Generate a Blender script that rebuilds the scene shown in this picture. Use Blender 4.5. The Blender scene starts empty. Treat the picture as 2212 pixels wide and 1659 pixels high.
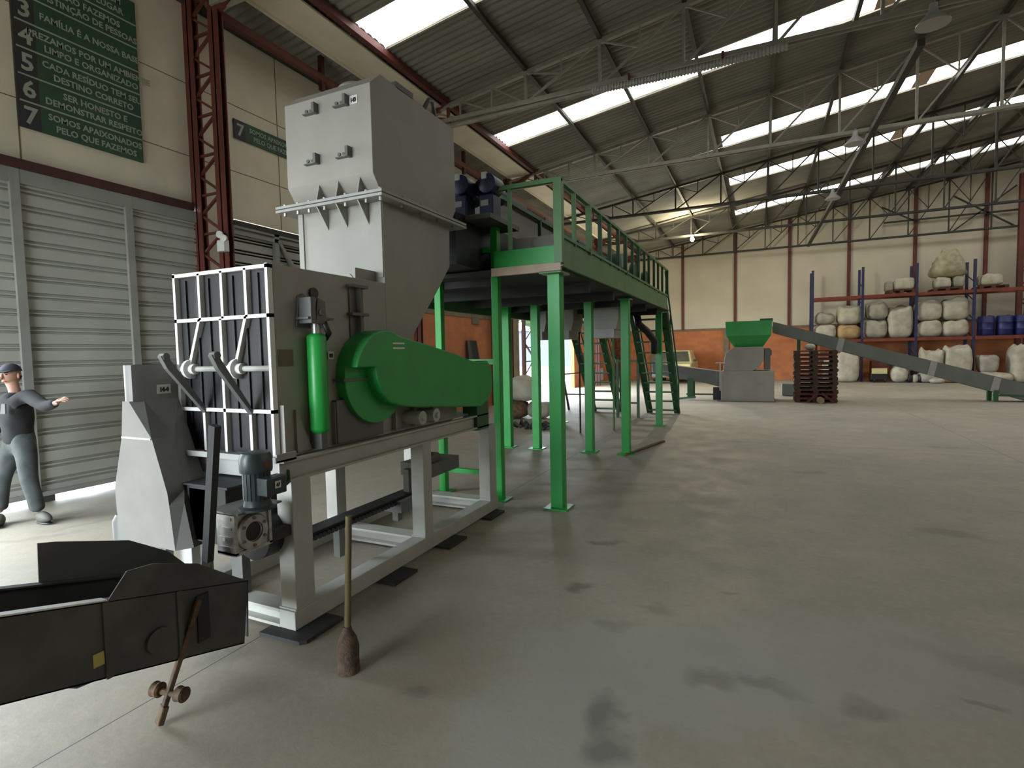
import bpy, bmesh, math, random
from mathutils import Vector, Matrix, Euler, noise
R = math.radians
V = Vector
sc = bpy.context.scene
col = sc.collection
random.seed(7)

# ------------------------------------------------------------------ camera
cam_d = bpy.data.cameras.new('camera')
cam = bpy.data.objects.new('camera', cam_d); col.objects.link(cam)
YAW, PIT, ROL = R(-24.916), R(-3.289), R(-1.168)
fw = V((math.sin(YAW)*math.cos(PIT), math.cos(YAW)*math.cos(PIT), math.sin(PIT)))
rt = V((math.cos(YAW), -math.sin(YAW), 0)); up = rt.cross(fw)
rt2 = math.cos(ROL)*rt + math.sin(ROL)*up; up2 = -math.sin(ROL)*rt + math.cos(ROL)*up
mw = Matrix((rt2, up2, -fw)).transposed().to_4x4(); mw.translation = V((0, 0, 1.65))
cam.matrix_world = mw
cam_d.sensor_width = 36.0; cam_d.lens = 36.0*1153.0/2212.0
cam_d.clip_start = 0.05; cam_d.clip_end = 300
sc.camera = cam

# ------------------------------------------------------------------ sky, exposure
w = bpy.data.worlds.new('overcast_sky'); sc.world = w; w.use_nodes = True
bg = w.node_tree.nodes['Background']
bg.inputs[0].default_value = (0.82, 0.92, 1.0, 1); bg.inputs[1].default_value = 26.0
sc.view_settings.view_transform = 'Standard'; sc.view_settings.look = 'None'
sc.view_settings.exposure = 0.0; sc.view_settings.gamma = 1.0
sc.view_settings.use_curve_mapping = False
sc.cycles.use_denoising = True
sc.cycles.max_bounces = 6; sc.cycles.diffuse_bounces = 4; sc.cycles.glossy_bounces = 3
sc.cycles.sample_clamp_indirect = 4.0
sc.cycles.caustics_reflective = False; sc.cycles.caustics_refractive = False
SKYLIGHT = 7.5
# daylight enters by two open gates and an added front one: portals guide the sky's light through them
def portal(name, loc, sy, sz, rot=(0, R(-90), 0)):
    l = bpy.data.lights.new(name, 'AREA'); l.shape = 'RECTANGLE'; l.size = sz; l.size_y = sy
    l.cycles.is_portal = True
    o = bpy.data.objects.new(name, l); col.objects.link(o)
    o.location = loc; o.rotation_euler = rot      # faces +x, into the hall
    return o
portal('near_gate_daylight', (-7.76, 1.85, 1.95), 1.3, 3.9)
portal('added_gate_daylight', (-4.75, -4.12, 1.8), 3.6, 4.5, (R(90), 0, 0))      # unseen gate facing +y, added to light the surfaces turned to the viewer
portal('far_gate_daylight', (-7.76, 20.35, 2.0), 6.3, 4.0)

# ------------------------------------------------------------------ materials
def mat(name, c, rough=0.6, metal=0.0, var=0.12, scale=6.0, bump=0.0, c2=None, spec=0.5, bscale=None, stretch=None):
    m = bpy.data.materials.new(name); m.use_nodes = True
    nt = m.node_tree; b = nt.nodes['Principled BSDF']
    b.inputs['Roughness'].default_value = rough; b.inputs['Metallic'].default_value = metal
    b.inputs['Specular IOR Level'].default_value = spec
    tc = nt.nodes.new('ShaderNodeTexCoord')
    n = nt.nodes.new('ShaderNodeTexNoise'); n.inputs['Scale'].default_value = scale; n.inputs['Detail'].default_value = 5
    src = tc.outputs['Object']
    if stretch:
        mp = nt.nodes.new('ShaderNodeMapping'); mp.inputs['Scale'].default_value = stretch
        nt.links.new(src, mp.inputs[0]); src = mp.outputs[0]
    nt.links.new(src, n.inputs['Vector'])
    r = nt.nodes.new('ShaderNodeValToRGB')
    d = c2 if c2 else tuple(x*(1-2*var) for x in c)
    r.color_ramp.elements[0].position = 0.32; r.color_ramp.elements[0].color = (*d, 1)
    r.color_ramp.elements[1].position = 0.68; r.color_ramp.elements[1].color = (*c, 1)
    nt.links.new(n.outputs[0], r.inputs[0]); nt.links.new(r.outputs[0], b.inputs['Base Color'])
    if bump:
        n2 = nt.nodes.new('ShaderNodeTexNoise'); n2.inputs['Scale'].default_value = bscale or scale*4; n2.inputs['Detail'].default_value = 4
        nt.links.new(src, n2.inputs['Vector'])
        bp = nt.nodes.new('ShaderNodeBump'); bp.inputs['Strength'].default_value = bump; bp.inputs['Distance'].default_value = 0.02
        nt.links.new(n2.outputs[0], bp.inputs['Height']); nt.links.new(bp.outputs[0], b.inputs['Normal'])
    return m
def emat(name, c, s):
    m = bpy.data.materials.new(name); m.use_nodes = True; nt = m.node_tree
    b = nt.nodes['Principled BSDF']; b.inputs['Base Color'].default_value = (*c, 1)
    b.inputs['Emission Color'].default_value = (*c, 1); b.inputs['Emission Strength'].default_value = s
    return m
M = {}
M['grey'] = mat('grey_machine_paint', (.330, .312, .275), .48, var=.06, scale=3)
M['greyd'] = mat('dark_grey_paint', (.125, .125, .116), .5, var=.1, scale=5)
M['convd'] = mat('black_conveyor_paint', (.080, .080, .075), .45, var=.25, scale=4)
M['chutep'] = mat('grey_chute_paint', (.215, .205, .190), .5, var=.08, scale=5)
M['greyl'] = mat('light_grey_paint', (.36, .35, .33), .45, var=.06, scale=5)
M['frame'] = mat('grey_frame_paint', (.45, .445, .40), .5, var=.08, scale=5)
M['dark'] = mat('dark_rubber', (.028, .028, .027), .7, var=.15, scale=9)
M['black'] = mat('black_steel', (.012, .012, .013), .5, var=.2, scale=9)
M['green'] = mat('green_paint', (.020, .360, .055), .38, var=.07, scale=4)
M['greenl'] = mat('green_guard_paint', (.034, .350, .080), .36, var=.07, scale=4)
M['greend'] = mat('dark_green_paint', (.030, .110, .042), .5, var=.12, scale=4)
M['greeng'] = mat('green_grey_paint', (.110, .250, .090), .5, var=.1, scale=4)
M['red'] = mat('red_oxide_steel', (.120, .026, .017), .6, var=.15, scale=5)
M['redd'] = mat('dark_red_steel', (.060, .012, .010), .6, var=.2, scale=5)
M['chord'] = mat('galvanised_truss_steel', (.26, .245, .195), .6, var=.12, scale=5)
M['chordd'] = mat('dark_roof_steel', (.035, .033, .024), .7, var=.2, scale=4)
M['tan'] = mat('bare_tan_plate', (.50, .37, .27), .6, var=.08, scale=7)
M['white'] = mat('white_paint', (.78, .77, .74), .5, var=.04, scale=6)
M['cap'] = mat('white_plastic', (.62, .62, .58), .5, var=.05, scale=8)
M['paper'] = mat('sticker_paper', (.66, .63, .53), .7, var=.05, scale=20)
M['ink'] = mat('black_ink', (.02, .02, .02), .7, var=.05, scale=20)
M['signg'] = mat('sign_green', (.026, .080, .040), .6, var=.15, scale=2.5)
M['signd'] = mat('sign_dark', (.026, .026, .028), .6, var=.15, scale=4)
M['signw'] = mat('sign_lettering', (.34, .37, .31), .7, var=.06, scale=9)
M['concrete_panel'] = mat('precast_concrete', (.74, .675, .535), .85, var=.07, scale=1.1, bump=.15, bscale=14)
M['wallwhite'] = mat('whitewashed_wall', (.56, .51, .39), .85, var=.06, scale=.8, bump=.1, bscale=9)
M['band'] = mat('concrete_band', (.20, .155, .10), .9, var=.14, scale=3, bump=.2)
M['steelcut'] = mat('brushed_aluminium', (.50, .49, .46), .35, metal=.7, var=.15, scale=30)
M['motor'] = mat('dark_teal_motor', (.030, .044, .044), .4, var=.12, scale=8)
M['blue'] = mat('blue_motor', (.018, .026, .085), .5, var=.25, scale=8)
M['drum'] = mat('blue_plastic', (.012, .016, .110), .45, var=.2, scale=5)
M['blueup'] = mat('blue_rack_steel', (.022, .028, .090), .5, var=.2, scale=7)
M['orange'] = mat('orange_red_rack_beam', (.190, .038, .015), .55, var=.2, scale=6)
M['bag'] = mat('white_woven_bag', (.47, .435, .335), .9, var=.16, scale=3.5, bump=.4, bscale=10)
M['bag2'] = mat('grey_woven_bag', (.37, .34, .27), .9, var=.2, scale=3, bump=.4, bscale=10)
M['bagt'] = mat('tan_woven_bag', (.44, .29, .135), .9, var=.2, scale=4, bump=.4, bscale=10)
M['bago'] = mat('beige_sheet', (.40, .36, .23), .9, var=.2, scale=4, bump=.3)
M['wood'] = mat('dark_pallet_wood', (.085, .045, .030), .85, var=.3, scale=8, stretch=(2, 2, 14))
M['woodr'] = mat('red_brown_pallet_wood', (.115, .036, .020), .85, var=.3, scale=8)
M['log'] = mat('log_end_wood', (.30, .22, .15), .9, var=.15, scale=12)
M['rust'] = mat('rusty_steel', (.150, .085, .040), .75, var=.35, scale=14, bump=.3)
M['bristle'] = mat('brown_bristle', (.110, .066, .042), .95, var=.3, scale=30, bump=.5)
M['stick'] = mat('olive_wooden_stick', (.125, .095, .035), .7, var=.2, scale=6, stretch=(8, 8, 1))
M['yellow'] = mat('yellow_sticker', (.47, .37, .11), .6, var=.05, scale=9)
M['car'] = mat('pale_yellow_car', (.56, .52, .26), .25, var=.03, scale=3)
M['glass'] = mat('dark_car_glass', (.10, .10, .075), .1, var=.2, scale=2)
M['skin'] = mat('skin', (.42, .225, .155), .55, var=.08, scale=9)
M['shirt'] = mat('black_sweater', (.012, .012, .013), .9, var=.2, scale=12)
M['jean'] = mat('dark_washed_denim', (.075, .085, .085), .9, var=.3, scale=7)
M['shoe'] = mat('grey_shoe', (.080, .078, .062), .7, var=.2, scale=10)
M['capn'] = mat('navy_cap', (.045, .045, .060), .8, var=.15, scale=12)
M['hair'] = mat('dark_hair', (.015, .012, .010), .8, var=.2, scale=30)
M['eye'] = mat('dark_eye', (.02, .015, .012), .3, var=.05)
M['lip'] = mat('lip', (.30, .12, .09), .6, var=.05)
M['outground'] = mat('pale_yard_ground', (.22, .215, .20), .9, var=.05, scale=.6)
M['shedblue'] = mat('pale_blue_shed', (.050, .066, .110), .7, var=.04, scale=1)
M['yardwall'] = mat('pink_white_yard_wall', (.16, .12, .12), .85, var=.1, scale=2)
M['leaf'] = mat('leaves', (.050, .095, .030), .8, var=.35, scale=5)
M['bark'] = mat('bark', (.09, .065, .045), .9, var=.2, scale=8)
M['litpanel'] = mat('light_blue_sheet', (.42, .52, .62), .6, var=.03, scale=2)

def brick_mat():
    m = bpy.data.materials.new('orange_brick'); m.use_nodes = True; nt = m.node_tree; b = nt.nodes['Principled BSDF']
    b.inputs['Roughness'].default_value = .9
    tc = nt.nodes.new('ShaderNodeTexCoord'); sp = nt.nodes.new('ShaderNodeSeparateXYZ'); nt.links.new(tc.outputs['Object'], sp.inputs[0])
    ad = nt.nodes.new('ShaderNodeMath'); nt.links.new(sp.outputs[0], ad.inputs[0]); nt.links.new(sp.outputs[1], ad.inputs[1])
    cb = nt.nodes.new('ShaderNodeCombineXYZ'); nt.links.new(ad.outputs[0], cb.inputs[0]); nt.links.new(sp.outputs[2], cb.inputs[1])
    br = nt.nodes.new('ShaderNodeTexBrick'); nt.links.new(cb.outputs[0], br.inputs['Vector'])
    br.inputs['Color1'].default_value = (.60, .180, .038, 1); br.inputs['Color2'].default_value = (.50, .140, .032, 1)
    br.inputs['Mortar'].default_value = (.42, .17, .07, 1); br.inputs['Scale'].default_value = 1
    br.inputs['Brick Width'].default_value = .39; br.inputs['Row Height'].default_value = .19; br.inputs['Mortar Size'].default_value = .008
    n = nt.nodes.new('ShaderNodeTexNoise'); n.inputs['Scale'].default_value = 1.2; n.inputs['Detail'].default_value = 5
    nt.links.new(tc.outputs['Object'], n.inputs['Vector'])
    mx = nt.nodes.new('ShaderNodeMixRGB'); mx.blend_type = 'MULTIPLY'; mx.inputs[0].default_value = .55
    nt.links.new(br.outputs[0], mx.inputs[1]); nt.links.new(n.outputs[0], mx.inputs[2])
    g = nt.nodes.new('ShaderNodeBrightContrast'); g.inputs[1].default_value = .03
    nt.links.new(mx.outputs[0], g.inputs[0]); nt.links.new(g.outputs[0], b.inputs['Base Color'])
    return m
M['brick'] = brick_mat()

def floor_mat():
    m = bpy.data.materials.new('worn_concrete_floor'); m.use_nodes = True; nt = m.node_tree; b = nt.nodes['Principled BSDF']
    L = nt.links.new; N = nt.nodes.new
    tc = N('ShaderNodeTexCoord'); P = tc.outputs['Object']
    def noi(scale, detail=6, rough=.6):
        n = N('ShaderNodeTexNoise'); n.inputs['Scale'].default_value = scale; n.inputs['Detail'].default_value = detail; n.inputs['Roughness'].default_value = rough
        L(P, n.inputs['Vector']); return n
    def ramp(src, p0, c0, p1, c1):
        r = N('ShaderNodeValToRGB'); e = r.color_ramp.elements
        e[0].position = p0; e[0].color = (*c0, 1); e[1].position = p1; e[1].color = (*c1, 1); L(src, r.inputs[0]); return r.outputs[0]
    def math_(op, a, b_=None, clamp=False):
        n = N('ShaderNodeMath'); n.operation = op; n.use_clamp = clamp
        for i, s in enumerate((a, b_)):
            if s is None: continue
            if isinstance(s, (int, float)): n.inputs[i].default_value = s
            else: L(s, n.inputs[i])
        return n.outputs[0]
    def mix(fac, a, c):
        n = N('ShaderNodeMixRGB'); L(fac, n.inputs[0]) if not isinstance(fac, float) else None
        if isinstance(fac, float): n.inputs[0].default_value = fac
        for i, s in ((1, a), (2, c)):
            if isinstance(s, tuple): n.inputs[i].default_value = (*s, 1)
            else: L(s, n.inputs[i])
        return n.outputs[0]
    big = noi(.55, 5); mid = noi(2.2, 8, .7); fine = noi(22, 5)
    c = ramp(big.outputs[0], .35, (.250, .224, .170), .66, (.355, .298, .220))
    c = mix(math_('MULTIPLY', ramp(mid.outputs[0], .42, (0, 0, 0), .66, (1, 1, 1)), .6), c, (.215, .210, .178))
    c = mix(math_('MULTIPLY', ramp(fine.outputs[0], .35, (0, 0, 0), .75, (1, 1, 1)), .22), c, (.42, .40, .34))
    # worn stains and patches, each with its own place on the slab
    dist = N('ShaderNodeTexNoise'); dist.inputs['Scale'].default_value = 4.5; dist.inputs['Detail'].default_value = 6; L(P, dist.inputs['Vector'])
    sub = N('ShaderNodeVectorMath'); sub.operation = 'SUBTRACT'; L(dist.outputs['Color'], sub.inputs[0]); sub.inputs[1].default_value = (.5, .5, .5)
    scl = N('ShaderNodeVectorMath'); scl.operation = 'SCALE'; scl.inputs['Scale'].default_value = .34; L(sub.outputs[0], scl.inputs[0])
    wp = N('ShaderNodeVectorMath'); wp.operation = 'ADD'; L(P, wp.inputs[0]); L(scl.outputs[0], wp.inputs[1])
    def spot(x, y, rx, ry, ang, k, colr, soft=.5):
        nonlocal c
        mp = N('ShaderNodeMapping'); mp.vector_type = 'TEXTURE'
        mp.inputs['Location'].default_value = (x, y, 0); mp.inputs['Rotation'].default_value = (0, 0, R(ang)); mp.inputs['Scale'].default_value = (rx, ry, 1)
        L(wp.outputs[0], mp.inputs[0])
        ln = N('ShaderNodeVectorMath'); ln.operation = 'LENGTH'; L(mp.outputs[0], ln.inputs[0])
        f = math_('DIVIDE', math_('SUBTRACT', 1.0 + soft/2, ln.outputs['Value']), soft, True)
        c = mix(math_('MULTIPLY', f, k), c, colr)
    G = (.30, .30, .26); D = (.085, .082, .066)
    spot(-.45, 2.75, .75, .45, 12, .75, G, .35); spot(.35, 3.2, .85, .5, 20, .55, G, .5); spot(-.85, 2.05, .42, .40, 0, .75, G, .3)
    spot(-1.55, 2.25, .28, .42, 0, .5, (.235, .185, .140), .8); spot(-2.0, 2.9, .35, .6, 0, .3, (.26, .21, .16), .8)
    for x, y, rx, ry, a, k in ((-1.19, 4.44, .13, .05, 10, .8), (-1.145, 3.51, .08, .055, 0, .85), (.587, 7.97, .22, .10, 10, .55), (2.73, 10.6, .3, .12, 0, .5),
            (-.64, 2.30, .075, .12, 0, .75), (-.57, 2.08, .09, .10, 20, .75), (-.19, 2.77, .10, .06, -15, .5), (.03, 2.80, .14, .045, -8, .45), (.46, 2.77, .10, .07, 0, .5),
            (-1.54, 2.06, .08, .05, 30, .5), (-.57, 3.40, .10, .06, 0, .5), (1.50, 5.78, .20, .08, 0, .45), (-2.67, 1.93, .12, .10, 0, .4), (.93, 3.04, .05, .03, 0, .6),
            (-.2, 3.85, .05, .02, 20, .6), (-2.37, 4.26, .10, .05, 0, .5), (-.8, 3.07, .12, .06, 25, .4), (-.9, 8.4, .6, .15, 5, .3), (-1.2, 6.6, .5, .10, 8, .4), (-2.2, 6.2, .3, .07, 10, .5),
            (-2.0, 7.2, .5, .06, 8, .4), (1.2, 3.4, .5, .10, -12, .3), (2.0, 4.4, .6, .14, 5, .3), (-6.3, 2.4, .5, .05, 60, .3), (-6.2, 3.1, .4, .06, 70, .3)):
        spot(x, y, rx, ry, a, k*.8, D, .9)
    # saw-cut joints
    sp = N('ShaderNodeSeparateXYZ'); L(P, sp.inputs[0])
    def joint(axis, v, half):
        nonlocal c
        d = math_('ABSOLUTE', math_('SUBTRACT', sp.outputs[axis], v))
        c = mix(math_('LESS_THAN', d, half), c, (.05, .05, .045))
    joint(0, -2.684, .0035)
    for v in (3.3, 9.3): joint(0, v, .004)
    for v in (10.2, 16.2, 22.2): joint(1, v, .004)
    L(c, b.inputs['Base Color'])
    L(ramp(mid.outputs[0], .3, (.50,)*3, .75, (.78,)*3), b.inputs['Roughness'])
    bp = N('ShaderNodeBump'); bp.inputs['Strength'].default_value = .12; bp.inputs['Distance'].default_value = .01
    L(fine.outputs[0], bp.inputs['Height']); L(bp.outputs[0], b.inputs['Normal'])
    return m
M['floor'] = floor_mat()

def skylight_mat():
    # translucent corrugated sheet glowing with the sky above it; darker streaks in the glow stand in for shading on its corrugations
    m = bpy.data.materials.new('skylight_sheet'); m.use_nodes = True; nt = m.node_tree; b = nt.nodes['Principled BSDF']
    L = nt.links.new; N = nt.nodes.new
    tc = N('ShaderNodeTexCoord'); mp = N('ShaderNodeMapping'); mp.inputs['Scale'].default_value = (.6, 9, .6); L(tc.outputs['Object'], mp.inputs[0])
    n = N('ShaderNodeTexNoise'); n.inputs['Scale'].default_value = 1.6; n.inputs['Detail'].default_value = 3; L(mp.outputs[0], n.inputs['Vector'])
    r = N('ShaderNodeValToRGB'); r.color_ramp.elements[0].position = .40; r.color_ramp.elements[0].color = (.20, .20, .20, 1)
    r.color_ramp.elements[1].position = .52; r.color_ramp.elements[1].color = (1, 1, 1, 1); L(n.outputs[0], r.inputs[0])
    mu = N('ShaderNodeMath'); mu.operation = 'MULTIPLY'; mu.inputs[1].default_value = SKYLIGHT; L(r.outputs[0], mu.inputs[0])
    b.inputs['Base Color'].default_value = (.6, .6, .58, 1); b.inputs['Emission Color'].default_value = (1, .985, .95, 1)
    L(mu.outputs[0], b.inputs['Emission Strength'])
    return m
M['skylight'] = skylight_mat()
M['roof'] = mat('weathered_roof_sheet', (.240, .228, .190), .75, var=.16, scale=1.3, stretch=(.5, 1, 1))

# ------------------------------------------------------------------ mesh helpers
class B:
    def __init__(s): s.v = []; s.f = []
    def add(s, vs, fs):
        k = len(s.v); s.v += [V(p) for p in vs]; s.f += [[i+k for i in f] for f in fs]; return s
    def bx(s, x0, x1, y0, y1, z0, z1):
        x0, x1 = min(x0, x1), max(x0, x1); y0, y1 = min(y0, y1), max(y0, y1); z0, z1 = min(z0, z1), max(z0, z1)
        return s.add([(x0, y0, z0), (x1, y0, z0), (x1, y1, z0), (x0, y1, z0), (x0, y0, z1), (x1, y0, z1), (x1, y1, z1), (x0, y1, z1)],
                     [(0, 3, 2, 1), (4, 5, 6, 7), (0, 1, 5, 4), (1, 2, 6, 5), (2, 3, 7, 6), (3, 0, 4, 7)])
    def bar(s, p, q, w, h=None, upv=(0, 0, 1)):
        p, q = V(p), V(q); h = w if h is None else h
        d = (q-p).normalized(); u = V(upv)
        if abs(d.dot(u)) > .97: u = V((0, 1, 0))
        a = d.cross(u).normalized()*w/2; c = a.cross(d).normalized()*h/2
        vs = [p-a-c, p+a-c, p+a+c, p-a+c, q-a-c, q+a-c, q+a+c, q-a+c]
        return s.add(vs, [(0, 3, 2, 1), (4, 5, 6, 7), (0, 1, 5, 4), (1, 2, 6, 5), (2, 3, 7, 6), (3, 0, 4, 7)])
    def tube(s, p, q, r, n=12, r2=None, cap=True):
        return s.path([p, q], [r, r if r2 is None else r2], n, cap)
    def path(s, pts, r, n=10, cap=True):
        pts = [V(p) for p in pts]; rs = r if isinstance(r, (list, tuple)) else [r]*len(pts)
        k = len(s.v); ref = None
        for i, p in enumerate(pts):
            d = (pts[min(i+1, len(pts)-1)]-pts[max(i-1, 0)]).normalized()
            if ref is None:
                ref = d.orthogonal().normalized()
            ref = (ref-d*ref.dot(d)).normalized(); o = d.cross(ref)
            for j in range(n):
                a = 2*math.pi*j/n; s.v.append(p+(ref*math.cos(a)+o*math.sin(a))*rs[i])
        for i in range(len(pts)-1):
            for j in range(n):
                a, b_ = k+i*n+j, k+i*n+(j+1) % n
                s.f.append([a, b_, b_+n, a+n])
        if cap:
            s.f.append([k+j for j in reversed(range(n))]); s.f.append([k+(len(pts)-1)*n+j for j in range(n)])
        return s
    def prism(s, poly, vec):
        n = len(poly); vec = V(vec); vs = [V(p) for p in poly]+[V(p)+vec for p in poly]
        fs = [list(range(n))[::-1], list(range(n, 2*n))]+[[i, (i+1) % n, n+(i+1) % n, n+i] for i in range(n)]
        return s.add(vs, fs)
    def yz(s, x0, x1, poly): return s.prism([(x0, a, b_) for a, b_ in poly], (x1-x0, 0, 0))
    def xz(s, y0, y1, poly): return s.prism([(a, y0, b_) for a, b_ in poly], (0, y1-y0, 0))
    def xy(s, z0, z1, poly): return s.prism([(a, b_, z0) for a, b_ in poly], (0, 0, z1-z0))
    def lathe(s, prof, c=(0, 0, 0), n=20, M4=None):
        k = len(s.v); T = M4 if M4 else Matrix.Translation(V(c))
        for r, z in prof:
            for j in range(n):
                a = 2*math.pi*j/n; s.v.append(T @ V((r*math.cos(a), r*math.sin(a), z)))
        for i in range(len(prof)-1):
            for j in range(n):
                a, b_ = k+i*n+j, k+i*n+(j+1) % n; s.f.append([a, b_, b_+n, a+n])
        s.f.append([k+j for j in reversed(range(n))]); s.f.append([k+(len(prof)-1)*n+j for j in range(n)])
        return s
    def ell(s, c, rx, ry, rz, nu=14, nv=9, rot=None, fn=None):
        k = len(s.v); c = V(c); Rm = rot.to_matrix() if rot else Matrix.Identity(3)
        for i in range(nv+1):
            t = math.pi*i/nv
            for j in range(nu):
                a = 2*math.pi*j/nu
                p = V((rx*math.sin(t)*math.cos(a), ry*math.sin(t)*math.sin(a), -rz*math.cos(t)))
                if fn: p = fn(p)
                s.v.append(c+Rm @ p)
        for i in range(nv):
            for j in range(nu):
                a, b_ = k+i*nu+j, k+i*nu+(j+1) % nu; s.f.append([a, b_, b_+nu, a+nu])
        return s
    def build(s, name, m, parent=None, bevel=0, smooth=False, org=None, seg=2):
        o_ = V(org) if org else (parent_world(parent) if parent else V((0, 0, 0)))
        me = bpy.data.meshes.new(name); me.from_pydata([tuple(p-o_) for p in s.v], [], s.f); me.validate(verbose=False)
        bm = bmesh.new(); bm.from_mesh(me); bmesh.ops.remove_doubles(bm, verts=bm.verts, dist=1e-5)
        bmesh.ops.recalc_face_normals(bm, faces=bm.faces); bm.to_mesh(me); bm.free()
        mm = M[m] if isinstance(m, str) else m
        me.materials.append(mm)
        if smooth:
            for p in me.polygons: p.use_smooth = True
        o = bpy.data.objects.new(name, me); col.objects.link(o)
        if parent: o.parent = parent
        elif org: o.location = V(org)
        if smooth and smooth != 'all':
            md = o.modifiers.new('edge', 'EDGE_SPLIT'); md.split_angle = R(38)
        if bevel:
            md = o.modifiers.new('bevel', 'BEVEL'); md.width = bevel; md.segments = seg; md.limit_method = 'ANGLE'; md.angle_limit = R(40)
        return o
def parent_world(o):
    p = V(o.location)
    while o.parent: o = o.parent; p += V(o.location)
    return p
def tag(o, label=None, cat=None, group=None, kind=None):
    if label: o['label'] = label
    if cat: o['category'] = cat
    if group: o['group'] = group
    if kind: o['kind'] = kind
    return o
def thing(name, loc, label, cat, group=None):
    o = bpy.data.objects.new(name, None); col.objects.link(o); o.location = loc; o.empty_display_size = .2
    return tag(o, label, cat, group)
def struct(o): o['kind'] = 'structure'; return o
def kids(o): return [c for c in bpy.data.objects if c.parent == o]
def copy_tree(o, parent=None):
    c = o.copy(); col.objects.link(c); c.parent = parent
    for ch in kids(o): copy_tree(ch, c)
    return c
def text_bm(string, size, origin, xd, yd, depth=.004, align='LEFT', font_w=1.0, bold=0):
    cu = bpy.data.curves.new('t', 'FONT'); cu.body = string; cu.size = size; cu.align_x = align; cu.extrude = depth; cu.offset = bold; cu.resolution_u = 2
    ob = bpy.data.objects.new('t', cu); col.objects.link(ob)
    dg = bpy.context.evaluated_depsgraph_get(); me = bpy.data.meshes.new_from_object(ob.evaluated_get(dg))
    xd, yd = V(xd).normalized(), V(yd).normalized(); zd = xd.cross(yd); o0 = V(origin)
    b = B(); b.add([o0+xd*p.co.x*font_w+yd*p.co.y+zd*p.co.z for p in me.vertices], [list(p.vertices) for p in me.polygons])
    bpy.data.objects.remove(ob); bpy.data.curves.remove(cu); bpy.data.meshes.remove(me)
    return b
def merge(a, b): a.add(b.v, b.f); return a
# ------------------------------------------------------------------ the hall
WX, YB, YF, XR = -7.75, 31.0, -4.0, 22.0        # left wall, far wall, wall behind the viewer, right wall
RX = 10.4                                        # ridge
def roofz(x): return 6.97+.148*(x+7.75) if x <= RX else 6.97+.148*(RX+7.75)-.148*(x-RX)
fl = B().add([(WX-.3, YF, 0), (XR, YF, 0), (XR, YB, 0), (WX-.3, YB, 0)], [(0, 1, 2, 3)]); fl.bx(WX-.3, XR, YF, YB, -.3, -.001)
struct(fl.build('floor', 'floor'))
g = B().bx(-70, WX-.31, -40, 90, -.3, -.02); struct(g.build('ground_outside', 'outground'))

# left wall: two gateways in view of the daylight (y -1..2.5 beside the viewer and y 17.2..23.5 far away)
GATE = 3.92
wl = B()
wl.bx(WX-.18, WX, YF, YB, GATE, 7.05)
for y0, y1 in ((YF, 1.2), (5.5, 6.1), (9.88, 12.4)): wl.bx(WX-.18, WX, y0, y1, 0, GATE)
for y0, y1 in ((12.4, 17.2), (23.5, YB)): wl.bx(WX-.18, WX, y0, y1, 3.15, GATE)
for y in (3.35, 7.05, 11.0, 14.6, 18.4, 22.0, 26.0): wl.bx(WX, WX+.002, y-.012, y+.012, GATE, 6.9)
wall_l = struct(wl.build('wall_left', 'concrete_panel'))
seam = B()
for y in (3.355, 7.06, 11.0, 14.7, 18.4): seam.bx(WX-.01, WX+.004, y-.008, y+.008, GATE, 6.95)
for z in (4.69, 5.75): seam.bx(WX-.01, WX+.003, YF, YB, z-.006, z+.006)
struct(seam.build('trim_1', 'band'))
bk = B()
for y0, y1 in ((9.9, 17.2), (23.5, YB)): bk.bx(WX-.16, WX+.01, y0, y1, 0, 2.72)
struct(bk.build('wall_left_brick', 'brick'))
bd = B()
for y0, y1 in ((9.9, 17.2), (23.5, YB)): bd.bx(WX-.17, WX+.03, y0, y1, 2.72, 3.15)
bd.bx(WX, WX+.05, 13.9, 14.35, 2.55, 3.2); bd.bx(WX, WX+.07, 16.35, 17.2, 0, GATE)
struct(bd.build('trim_2', 'band'))

# far wall: brick below 2.75 m, whitewashed panels above, red mullions
wb = B(); wb.add([(WX, YB, 2.75), (XR, YB, 2.75), (XR, YB, roofz(XR)), (RX, YB, roofz(RX)), (WX, YB, roofz(WX))], [(0, 1, 2, 3, 4)])
wb2 = B().prism([(WX, YB, 2.75), (XR, YB, 2.75), (XR, YB, roofz(XR)), (RX, YB, roofz(RX)), (WX, YB, roofz(WX))], (0, .2, 0))
struct(wb2.build('wall_back', 'wallwhite'))
struct(B().bx(WX, XR, YB-.02, YB+.2, 0, 2.75).build('wall_back_brick', 'brick'))
pil = B()
for x in (-1.53,): pil.bx(x-.24, x+.03, YB-.14, YB, 0, 2.75)
for x in (-5.5, 2.4, 6.5): pil.bx(x-.13, x+.13, YB-.14, YB, 0, 2.75)
pil.bx(WX, XR, YB-.05, YB, 2.68, 2.78)
struct(pil.build('trim_3', 'band'))
for k, x in enumerate((-6.4, -3.87, -1.20, 1.354, 3.94, 6.58, 9.17, 12.0)):
    struct(B().bx(x-.07, x+.07, YB-.10, YB, 2.75, roofz(x)-.1).build('wall_mullion', 'red'))
struct(B().bx(XR, XR+.2, YF, YB, 0, roofz(XR)+.05).build('wall_right', 'wallwhite'))
wf = B(); wf.bx(WX-.2, -7.0, YF-.2, YF, 0, 6.9); wf.bx(-2.5, RX, YF-.2, YF, 0, 6.9); wf.bx(-7.0, -2.5, YF-.2, YF, 3.6, 6.9); wf.bx(RX, XR+.2, YF-.2, YF, 0, 6.9)  # front opening is unseen, placed and sized for the light it lets in
wf.prism([(WX-.2, YF-.2, 6.9), (XR+.2, YF-.2, 6.9), (XR+.2, YF-.2, roofz(XR)+.1), (RX, YF-.2, roofz(RX)), (WX-.2, YF-.2, roofz(WX)+.1)], (0, .2, 0))
struct(wf.build('wall_front', 'wallwhite'))
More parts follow.
